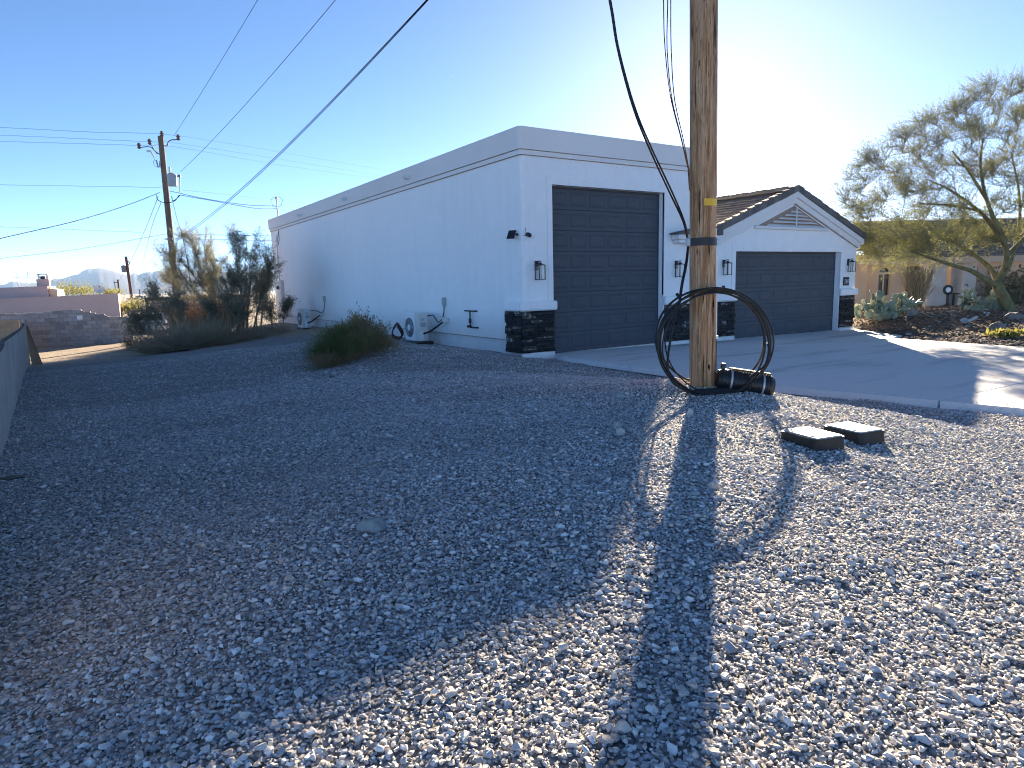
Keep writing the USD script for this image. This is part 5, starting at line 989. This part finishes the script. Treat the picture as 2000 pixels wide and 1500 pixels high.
def shrub(name, label, stems, mat_leaf, mat_stem, rs, l2=(.5, 1.1), l3=(.2, .5), nleaf=10, leaf=(.075, .016), up=.12, n2=9, n3=6, cat="shrub", lean=(0, 0, 0), fork=.6, rtw=.0055, spread=1.):
    """stems: (points, radius) pairs from the ground up."""
    b = np.array(stems[0][0][0]); t = thing(name, label, cat, b); tw, tr_, lp, ld = [], [], [], []
    for pts, r in stems:
        c = curve(pts, 20) if len(pts) > 2 else np.array([pts[0]+(pts[1]-pts[0])*k for k in np.linspace(0, 1, 12)]); n = len(c); part("stem", MB().tube(c, np.linspace(r, r*.3, n), 7), mat_stem, t, smooth=True); tan = np.gradient(c, axis=0)
        for k in np.linspace(n*.25, n-1, n2*2).astype(int):
            b2 = poly(c[k], kid_dir(tan[k], rs.uniform(.3, 1.0), rs, UPZ*up), rs.uniform(*l2)*(1.1-.5*k/n), 6, .01, .16, UPZ*.03+np.array(lean), rs); tw.append(b2); tr_.append(max(r*.2, .006)); t2 = np.gradient(b2, axis=0)
            for i in range(1, 7):
                for _ in range(max(1, n3//2)):
                    b3 = poly(b2[i], kid_dir(t2[i], rs.uniform(.3, .9), rs, UPZ*up), rs.uniform(*l3), 3, .006, .15, UPZ*.02, rs); tw.append(b3); tr_.append(rtw)
                    for w in rs.rand(nleaf): lp.append(b3[0]+(b3[-1]-b3[0])*w+rs.randn(3)*.06*spread); ld.append(nrm(b3[-1]-b3[0]))
    part("twigs", tri_tubes(tw, tr_), mat_stem, t, kind="stuff"); part("foliage", leaves(np.array(lp), np.array(ld), leaf[0], leaf[1], rs, .8), mat_leaf, t, kind="stuff"); return t
rs = np.random.RandomState(33)
def S(d, *px): return [at_d(u, v, d+dd) for u, v, dd in px]
def root(u, d): p = at_d(u, 650, d); p[2] = T1(p[0], p[1])-.05; return p
d = 32.4
shrub("desert_shrub", "tall airy grey green desert shrub in front of the transformer pole", [([root(428, d)]+S(d, (424, 620, 0), (416, 590, -.2), (400, 565, -.3), (375, 535, -.4), (352, 505, -.5)), .06), ([root(428, d)]+S(d, (424, 612, .2), (420, 575, .4), (410, 545, .5), (403, 510, .5), (398, 478, .5)), .055), ([root(424, d)]+S(d, (400, 600, -.3), (372, 580, -.5), (345, 560, -.6), (325, 545, -.6)), .045), ([root(428, d)]+S(d, (412, 580, 0), (393, 530, .2), (382, 490, .3), (376, 470, .3)), .045), ([root(420, d)]+S(d, (395, 590, -.4), (365, 550, -.7), (345, 520, -.8), (335, 505, -.8)), .045), ([root(428, d)]+S(d, (428, 590, .3), (424, 550, .5), (422, 515, .6)), .04)], L["leaf_grey"], L["twig_tan"], rs, nleaf=14, n2=11, l2=(.7, 1.7), leaf=(.06, .013), n3=6, up=.2)
d = 28.5
shrub("desert_shrub", "tall dark green desert shrub against the far corner of the house", [([root(474, d)]+S(d, (474, 610, 0), (470, 570, 0), (464, 530, .1), (462, 495, .1), (460, 474, .1)), .06), ([root(480, d)]+S(d, (484, 600, 0), (488, 560, -.1), (488, 520, -.1), (492, 490, -.2)), .05), ([root(490, d)]+S(d, (505, 600, -.2), (515, 565, -.3), (522, 540, -.4), (530, 515, -.5)), .05), ([root(470, d)]+S(d, (455, 600, 0), (452, 570, .1), (450, 545, .2)), .04)], L["leaf_dark"], L["twig_dark"], rs, nleaf=13, n2=11, l2=(.5, 1.35), leaf=(.06, .015), n3=6, up=.18)
d = 27.5
shrub("desert_shrub", "olive desert shrub hanging over the slatted fence", [([root(505, d)]+S(d, (515, 590, 0), (520, 560, 0), (523, 545, 0)), .04), ([root(500, d)]+S(d, (502, 595, 0), (505, 565, 0)), .035)], L["leaf_dry"], L["twig_dark"], rs, nleaf=9, l2=(.4, .8), leaf=(.06, .016), n2=7)
shrub("desert_shrub", "low dark shrub at the foot of the slatted fence by the house corner", [([root(550, 31)]+S(31, (556, 615, 0), (560, 600, 0)), .03), ([root(530, 30)]+S(30, (530, 620, 0), (526, 604, 0)), .03)], L["leaf_dark"], L["twig_dark"], rs, nleaf=9, l2=(.3, .6), leaf=(.06, .018), n2=6)
d = 27
shrub("desert_shrub", "grey green shrub arching left over the end of the block wall", [([root(335, d)]+S(d, (318, 640, 0), (300, 625, -.1), (285, 618, -.2), (270, 622, -.3)), .04), ([root(345, d)]+S(d, (335, 630, 0), (322, 605, .1), (310, 580, .2), (303, 570, .2)), .04), ([root(345, d)]+S(d, (350, 620, 0), (352, 600, 0), (345, 585, .2)), .035), ([root(320, d)]+S(d, (300, 655, -.2), (285, 648, -.3), (275, 640, -.4)), .03)], L["leaf_grey"], L["twig_dark"], rs, nleaf=9, l2=(.4, .8), leaf=(.065, .017), n2=7)
shrub("desert_shrub", "middle shrub of dark leaves between the two tall desert shrubs", [([root(440, 26.5)]+S(26.5, (448, 625, 0), (452, 605, 0), (446, 590, 0)), .035), ([root(455, 26.5)]+S(26.5, (466, 630, 0), (470, 610, 0)), .03), ([root(430, 26.5)]+S(26.5, (420, 625, 0), (412, 610, 0)), .03)], L["leaf_dark"], L["twig_dark"], rs, nleaf=9, l2=(.4, .75), leaf=(.06, .018), n2=7)
# dry brush: a tangle of straw coloured stems on the ground
def brush(name, label, spots, matl, rs, n=900, ln=(.5, 1.3), flat=.35, w=.009, cat="dry brush"):
    mb = MB(); b = None
    for (u, d, rad) in spots:
        c = root(u, d); b = c if b is None else b
        for _ in range(n):
            a, r = rs.rand()*6.283, rad*math.sqrt(rs.rand()); p = c+[r*math.cos(a), r*math.sin(a), 0]; p[2] = T1(p[0], p[1])+.05+rs.rand()**1.5*.35*(1-.6*r/rad); dr = nrm([math.cos(a)*.7+rs.randn()*.6, math.sin(a)*.7+rs.randn()*.6, flat+rs.rand()*.6])
            q = poly(p, dr, rs.uniform(*ln), 3, .01, .22, (0, 0, -.05), rs); q[:, 2] = np.maximum(q[:, 2], T(q[:, 0], q[:, 1])+.02); mb.tube(q, np.linspace(w, w*.4, 4), 3, False)
    return single(name, mb, matl, label, cat)
brush("dry_brush", "tangled straw brown dry brush under the desert shrubs", [(345, 25.5, .8), (375, 25.8, .8), (400, 26, .8), (435, 26.5, .8)], L["twig_tan"], rs, 520); brush("dry_brush", "dark mat of dead brush at the left foot of the desert shrubs", [(318, 25.8, .7), (350, 25, .7)], L["twig_dark"], rs, 520); brush("dry_brush", "orange brown dead tumbleweed among the two tall desert shrubs", [(418, 33.5, .8), (400, 32.6, .8)], L["twig_orange"], rs, 1100, (.8, 2.1), 1.3)
brush("dry_brush", "brown dead litter on the slope below the slatted fence", [(480, 27.2, .7), (520, 29, .8)], L["twig_dark"], rs, 300, (.3, .7), .1); brush("dry_grass", "yellow dry grass tuft at the right end of the block wall", [(262, 29, .35)], L["leaf_dry"], rs, 260, (.3, .6), .9, .007, "dry grass")
a, b = G(408, 672), G(446, 662); single("fallen_branch", MB().tube(curve([a+UPZ*.1, a*.6+b*.4+UPZ*.18, b+UPZ*.14], 10), .035, 6).tube(curve([b+UPZ*.12, at_d(452, 640, depth(b)), at_d(462, 625, depth(b))], 8), [.03]*8 if False else .025, 6), L["twig_grey"], "grey fallen branch lying at the foot of the desert shrubs", "branch")
# far yellow green trees behind the pink building
for u, v0, v1, d, rad, lab in ((128, 566, 560, 62, 1.6, "pale yellow palo verde crown behind the pink building, left of the dish"), (158, 568, 563, 63, 1.2, "thin yellow green crown behind the pink building beside the dish"), (215, 570, 566, 66, 1.0, "small yellow green crown behind the right end of the pink building"), (248, 605, 596, 50, 1.0, "yellow green bush right of the pink building"), (268, 606, 588, 58, 1.3, "grey green bush beyond the reddish pole")):
    c = at_d(u, v1+6, d); g = c*[1, 1, 0]+[0, 0, -1.5]; t = thing("desert_tree", lab, "tree", g); part("trunk", MB().tube([g, g*.5+c*.5+[.2, 0, 0], c], [.1, .08, .03], 7), L["twig_grey"], t)
    P = rs.randn(700, 3)*[rad*.62, rad*.62, rad*.22]+c; part("crown", leaves(P, np.tile(UPZ, (700, 1)), .2, .035, rs, .9), L["leaf_yellow"] if u != 268 else L["leaf_grey"], t, kind="stuff")

# the broom like green shrub in front of the long wall
def broom():
    rs = np.random.RandomState(8); A, B = G(628, 722), G(742, 684); A = A+(B-A)*.06; ln = np.linalg.norm(B-A); dpt = depth((A+B)/2)
    t = thing("broom_shrub", "bushy green shrub with dry brown side in front of the long white wall", "shrub", (A+B)/2); g, dry = [[], []], [[], []]
    for _ in range(21000):
        s = rs.rand(); s = s*.93+.03; c = A+(B-A)*s; side = rs.randn()*.25; ax = nrm(B-A); pr = np.array([-ax[1], ax[0], 0]); p = c+pr*side; p[2] = T1(p[0], p[1])
        if meshkit.noise(np.array([[s*9+.5, side*9, rs.rand()*2]]), 5)[0] < .40: continue
        h = (.22+.52*math.sin(np.pi*min(1, s*1.15+.03))**.8)*(1-.45*abs(side))*(.62+.75*meshkit.noise(np.array([[s*7, side*6, 2.]]), 3)[0]); z = h*rs.rand()**.55
        p = p+UPZ*z; dr = nrm(pr*side*1.1+UPZ*(.8+.4*rs.rand())+ax*(rs.randn()*.35+(.35 if s > .6 else -.3))+pr*rs.randn()*.4)
        isdry = (s > .42+.20*rs.randn()) or z < .16
        tgt = dry if isdry else g; tgt[0].append(p); tgt[1].append(dr)
    for nm, q, m in (("green_stems", g, "stem_green"), ("dry_stems", dry, "stem_dry")): part(nm, leaves(np.array(q[0]), np.array(q[1]), .2, .0055, rs, .5), L[m], t, kind="stuff")
    pl = [[], []]
    for u, v in ((702, 630), (709, 636), (690, 642), (742, 650), (735, 656), (716, 648)):
        c = at_d(u, v, dpt+.6)
        for _ in range(420): p = c+rs.randn(3)*[.13, .13, .12]; pl[0].append(p); pl[1].append(nrm(rs.randn(3)*.5+UPZ))
    part("seed_plumes", leaves(np.array(pl[0]), np.array(pl[1]), .10, .009, rs, .6), L["leaf_dry"], t, kind="stuff")
    P = []
    for _ in range(2600): s = rs.rand(); p = A+(B-A)*s*.5-nrm(B-A)*.35*rs.rand()+np.array([rs.randn()*.16, rs.randn()*.16, 0]); p[2] = T1(p[0], p[1])+rs.rand()*.22; P.append(p)
    part("low_growth", leaves(np.array(P), np.tile(UPZ, (len(P), 1)), .2, .006, rs, .7), L["stem_dry"], t, kind="stuff")
broom()

# ---------------------------------------------------------------- right side: neighbour's house, cacti, boulders
L["n_wall"] = mat("neighbour_stucco", (.42, .37, .32), .92, .15, noise=[(.8, (.37, .325, .28), .4, .7)], bump=(40, .006)); L["n_warm"] = mat("warm_tan_stucco", (.45, .36, .28), .92, .15, noise=(.8, (.44, .33, .24), .4, .7)); L["n_pale"] = mat("pale_column_stucco", (.52, .49, .46), .9, .15, noise=(1.5, (.46, .43, .40), .4, .7))
L["dark_void"] = mat("dark_brown_door", (.035, .028, .024), .7, .3)
def npt(u, d, z): p = at_d(u, 600, d); p[2] = z; return p
ND = 34.0; no = npt(1850, ND, 0); nax = np.stack([RIGHT, AHEAD, UPZ]); nx = lambda u, d=ND: (npt(u, d, 0)-no) @ RIGHT; ny = lambda d: (npt(1850, d, 0)-no) @ AHEAD
nz = lambda v, u, d: at_d(u, v, d)[2]
nb = thing("neighbour_house", "tan stucco house with tiled roof and porch columns behind the palo verde", "house", no+[0, 0, .1])
def nbox(name, u0, u1, d0, d1, z0, z1, m, parent=nb, c=.0): 
    mb = MB(); lo, hi = (nx(u0, d0), ny(d0), z0), (nx(u1, d0), ny(d1), z1); mb = mb.cham(lo, hi, c, nax, no) if c else mb.box(lo, hi, nax, no); return part(name, mb, m, parent)
ev = nz(499, 1850, ND)
aw = [(nx(1713), nx(1735))]; xa, xb = aw[0]; zs, za = nz(534, 1724, ND), nz(523, 1724, ND); zsill = nz(577, 1724, ND)
arch = [(xa, zsill), (xb, zsill), (xb, zs)]+[((xa+xb)/2+(xb-xa)/2*math.cos(q), zs+(za-zs)*math.sin(q)) for q in np.linspace(0, np.pi, 14)[1:-1]]+[(xa, zs)]
x0, x1 = nx(1689), nx(1762); wallp = Polygon([(x0, -.5), (x1, -.5), (x1, ev), (x0, ev)], [arch])
NW = np.stack([nax[0], nax[2], nax[1]])
def nprism(name, pl, y0, y1, m, parent=nb): mb = MB().prism(pl, y0, y1, NW); mb.v[-1] = mb.v[-1]+no; return part(name, mb, m, parent)
nprism("wall", wallp, 0, .3, L["n_wall"]); win = nprism("arched_window", Polygon(arch), .16, .2, L["glass"])
nprism("sill_bar", sbox(xa, zs-.05, xb, zs+.05), .10, .155, L["n_pale"], win); nprism("mullion", sbox((xa+xb)/2-.02, zsill, (xa+xb)/2+.04, zs-.051), .10, .155, L["n_pale"], win)
nbox("wall", 1640, 1688.6, 32.9, 36, -.5, ev+.1, L["n_warm"]); nbox("wall", 1903.5, 2120, 33.6, 34.2, -.5, ev, L["n_wall"]); nbox("porch_wall", 1760, 1906, 36.0, 36.2, -.5, ev+.3, L["n_warm"]); nbox("porch_door", 1768, 1806, 35.9, 35.98, -.2, 2.2, L["dark_void"]); nbox("base_band", 1689, 1762, 33.93, 33.99, -.4, nz(585, 1720, ND), L["n_warm"])
for ua, ub, uw in ((1812, 1836, 1845), (1875, 1894, 1903)):
    cl = nbox("column", ua, uw, 33.0, 33.9, -.3, ev, L["n_pale"], c=.03); nbox("column_base", ua-4, uw+3, 32.85, 34.05, -.35, nz(570, 1830, 33), L["n_pale"], cl, c=.04)
# porch arch beam
xa2, xb2 = nx(1845, 33.3), nx(1875, 33.3); bz = nz(520, 1860, 33.3); beam = [(nx(1760, 33.3), bz+.35), (nx(1812, 33.3), bz+.35), (nx(1812, 33.3), bz), (xa2, bz)]+[((xa2+xb2)/2-(xb2-xa2)/2*math.cos(q), bz+.32*math.sin(q)) for q in np.linspace(0, np.pi, 9)]+[(nx(1905, 33.3), bz), (nx(1905, 33.3), ev+.05), (nx(1760, 33.3), ev+.05)]
nprism("porch_beam", Polygon(beam).buffer(0), ny(33.2), ny(33.8), L["n_wall"])
rz, ez = nz(430, 1880, 38), ev
def nroof():
    ye, yr = ny(32.4), ny(38.2); X0, X1 = nx(1655, 34), nx(2150, 34); v = np.array([(X0, ye, ez), (X1, ye, ez), (X1, yr, rz), (X0+2.2, yr, rz), (X0, ye, ez-.12), (X1, ye, ez-.12), (X1, yr, rz-.12), (X0+2.2, yr, rz-.12)]); return MB().add(v @ nax+no, [(0, 1, 2, 3), (7, 6, 5, 4), (0, 4, 5, 1), (1, 5, 6, 2), (2, 6, 7, 3), (3, 7, 4, 0)]), X0, X1, ye, yr
rm, X0, X1, ye, yr = nroof(); nrf = part("roof", rm, L["tile"][1], nb); nbox("fascia", 1662, 2120, 32.42, 32.6, ez-.42, ez-.125, L["n_warm"])
rows_ = 15; sl = (rz-ez)/(yr-ye); rs4 = np.random.RandomState(3); nstuff = MB(); cnt = 0
for r in range(rows_):
    y0_, y1_ = ye+(yr-ye)*r/rows_, ye+(yr-ye)*(r+1.15)/rows_; z0_, z1_ = ez+sl*(y0_-ye)+.065, ez+sl*(y1_-ye)+.025; x = X0+2.2*r/rows_+(r % 2)*.3
    while x < X1-.4:
        v = np.array([(x+.006, y0_, z0_), (x+.594, y0_, z0_), (x+.594, y1_, z1_), (x+.006, y1_, z1_)]); v = np.vstack([v, v-[0, 0, .04]]) @ nax+no; f = [(0, 1, 2, 3), (7, 6, 5, 4), (0, 4, 5, 1), (1, 5, 6, 2), (2, 6, 7, 3), (3, 7, 4, 0)]
        if cnt < 290: part("tile", MB().add(v, f), L["tile"][rs4.randint(3)], nrf); cnt += 1
        else: nstuff.add(v, f)
        x += .6
if nstuff.v: part("far_tiles", nstuff, L["tile"][1], nrf, kind="stuff")
# prickly pears
def pear(label, u, v, d, wpx, hpx, n, seed, low=0):
    rs = np.random.RandomState(seed); b = at_d(u, v, d); b[2] = T1(b[0], b[1]); w, h = wpx*d/F/2, hpx*d/F; t = thing("prickly_pear", label, "cactus", b)
    ic = trimesh.creation.icosphere(2, 1.0); P = [(b+[0, 0, .02]+RIGHT*rs.uniform(-w, w)*.92+AHEAD*rs.uniform(-w, w)*.5, None) for _ in range(max(6, n//5))]; made = []
    def pad(p, up, s):
        nrmal = nrm(np.cross(up, rs.randn(3))); sd = np.cross(up, nrmal); vv = ic.vertices*np.array([.42, .085, .5])*s; vv[:, 0] *= 1+.25*(ic.vertices[:, 2]); c = p+up*s*.46; part("pad", (vv[:, :1]*sd+vv[:, 1:2]*nrmal+vv[:, 2:]*up+c, ic.faces), L["cactus"], t, smooth=True); made.append((c, up, s, sd))
    for p, _ in P: pad(p, nrm(UPZ+rs.randn(3)*.35), rs.uniform(.26, .38))
    k = 0
    while len(made) < n and k < 4000:
        k += 1; c, up, s, sd = made[rs.randint(len(made))]; q = c+up*s*.42+sd*rs.uniform(-.25, .25)*s; r_ = q-b
        if r_[2] > h*.92*math.sqrt(max(0, 1-min(1, ((r_ @ RIGHT)/w)**2)))+.08 or abs(r_ @ RIGHT) > w or abs(r_ @ AHEAD) > w*.8: continue
        pad(q, nrm(up+rs.randn(3)*.55+UPZ*.25+RIGHT*np.sign(r_ @ RIGHT)*.2), rs.uniform(.22, .34))
pear("large prickly pear cactus mound right of the low garage", 1730, 618, 25.0, 124, 50, 150, 3); pear("smaller prickly pear cactus left of the palo verde trunk", 1918, 607, 25.5, 76, 40, 62, 5)
# bare grey shrub before the porch
def bare():
    rs = np.random.RandomState(4); d = 31.0; b = root(1788, d); t = thing("bare_shrub", "leafless grey shrub of fanned upright stems before the porch", "shrub", b); L_, R_ = [], []
    for _ in range(150):
        tip = at_d(1788+rs.uniform(-32, 40), 516+abs(rs.randn())*18, d+rs.randn()*.5); m = b+(tip-b)*.5+rs.randn(3)*.08-(tip-b)*[.12, .12, 0]*.6; c = curve([b+rs.randn(3)*[.12, .12, 0], m, tip], 8); L_.append(c); R_.append(.014)
        for i in (3, 5, 6): L_.append(poly(c[min(i, len(c)-1)], kid_dir(c[-1]-c[0], .4, rs, UPZ*.1), rs.uniform(.3, .8), 3, 0, .15, (0, 0, 0), rs)); R_.append(.007)
    part("stems", tri_tubes(L_, R_), L["twig_grey"], t, kind="stuff")
bare()
rock("boulder", 1962, 651, 42, 26, L["boulder"], "rounded grey brown boulder in the bark bed behind the yellow green plant", "boulder", 61, .3, .8); rock("boulder", 1992, 626, 40, 20, L["boulder"], "dark boulder at the right edge beside the tree foot", "boulder", 62, .3, .8); rock("boulder", 1784, 618, 30, 22, L["boulder"], "grey boulder at the right foot of the large prickly pear", "boulder", 63, .3, .8)
for k, (u, v) in enumerate(((1925, 614), (1931.5, 614), (1928, 608), (1929, 618.5))): rock("stone", u, v, 6, 5, L["pale_rock"], ("left", "right", "upper", "lower")[k]+" white stone of the little group below the smaller prickly pear", "stone", 70+k, .1)
g = G(1885, 636); dd = depth(g); t = thing("garden_spotlight", "small silver spotlight with a dark tube lying in the bark bed", "spotlight", g)
part("lamp_head", MB().lathe([(0, 0), (.09, .01), (.11, .12), (.1, .14), (0, .12)], at_d(1884, 630, dd), -AHEAD*.5+UPZ*.5-RIGHT*.4, 14), L["galv"], t); part("base", MB().lathe([(0, 0), (.1, 0), (.08, .14), (0, .16)], g-[0, 0, .02], (0, 0, 1), 10), L["black_plastic"], t); part("tube", MB().tube([at_d(1889, 628, dd), at_d(1908, 619, dd)], .055, 8), L["galv"], t)
g = G(1966, 660); P = g+np.random.RandomState(5).randn(420, 3)*[.16, .16, .03]+AHEAD*.1+UPZ*.1; P = P+np.outer(np.random.RandomState(6).randn(420)*.17, RIGHT); t = thing("leafy_plant", "low yellow green leafy plant in front of the grey boulder", "plant", g)
part("leaves", leaves(P, np.tile(UPZ, (420, 1)), .14, .045, np.random.RandomState(7), .9), L["leaf_yellow"], t, kind="stuff")
p = npt(1849, 32.2, .15); p[2] = T1(p[0], p[1]); zt = nz(566, 1849, 32.2); t = thing("garden_ornament", "dark metal garden ornament with a pale round face by the porch column", "ornament", p)
part("post", MB().lathe([(0, 0), (.2, 0), (.16, .08), (.06, .12), (.05, zt-p[2]-.25), (.12, zt-p[2]-.18), (0, zt-p[2]-.15)], p, (0, 0, 1), 12), L["black_metal"], t); part("ring", MB().lathe([(.13, -.03), (.24, -.03), (.24, .03), (.13, .03), (.13, -.03)], p*[1, 1, 0]+[0, 0, zt], AHEAD, 18), L["black_metal"], t); part("face", MB().lathe([(0, -.02), (.125, -.02), (.125, .02), (0, .02)], p*[1, 1, 0]+[0, 0, zt], AHEAD, 18), L["paper"], t)
p = npt(1861, 33, .15); p[2] = T1(p[0], p[1]); t = thing("pedestal_table", "small dark pedestal table between the porch columns", "table", p); part("top", MB().lathe([(0, .62), (.28, .62), (.28, .66), (0, .66)], p, (0, 0, 1), 16), L["dark_void"], t); part("leg", MB().lathe([(0, 0), (.2, 0), (.05, .08), (.05, .62), (0, .62)], p, (0, 0, 1), 12), L["dark_void"], t)
rs = np.random.RandomState(40); c = npt(1995, 32.5, .9); P = c+rs.randn(2600, 3)*[1., 1., .5]; t = thing("hedge", "dark hedge before the neighbour's wall at the right edge", "hedge", c*[1, 1, 0]+[0, 0, .1]); part("stem", MB().tube([c*[1, 1, 0]+[0, 0, -.1], c], .05, 6), L["twig_dark"], t); part("foliage", leaves(P[P[:, 2] > .1], np.tile(UPZ, ((P[:, 2] > .1).sum(), 1)), .16, .05, rs, .9), L["leaf_dark"], t, kind="stuff")

# ---------------------------------------------------------------- things of one kind share a group
GROUPS = {"air_conditioner": "air conditioners along the long wall", "disconnect_box": "electrical boxes above the air conditioners", "desert_shrub": "desert shrubs beyond the lot", "dry_brush": "dead brush under the desert shrubs", "overhead_wire": "overhead wires in the left sky", "stone": "single stones on the ground", "boulder": "boulders in the bark bed", "prickly_pear": "prickly pears in the bark bed", "utility_pole": "wooden utility poles", "desert_tree": "small trees behind the pink building"}
for _p in stage.GetPrimAtPath("/World").GetChildren():
    _n = _p.GetName(); _n = _n[:-4] if _n[-4:-3] == "_" and _n[-3:].isdigit() else _n
    if _n in GROUPS and not _p.GetCustomDataByKey("group"): _p.SetCustomDataByKey("group", GROUPS[_n])
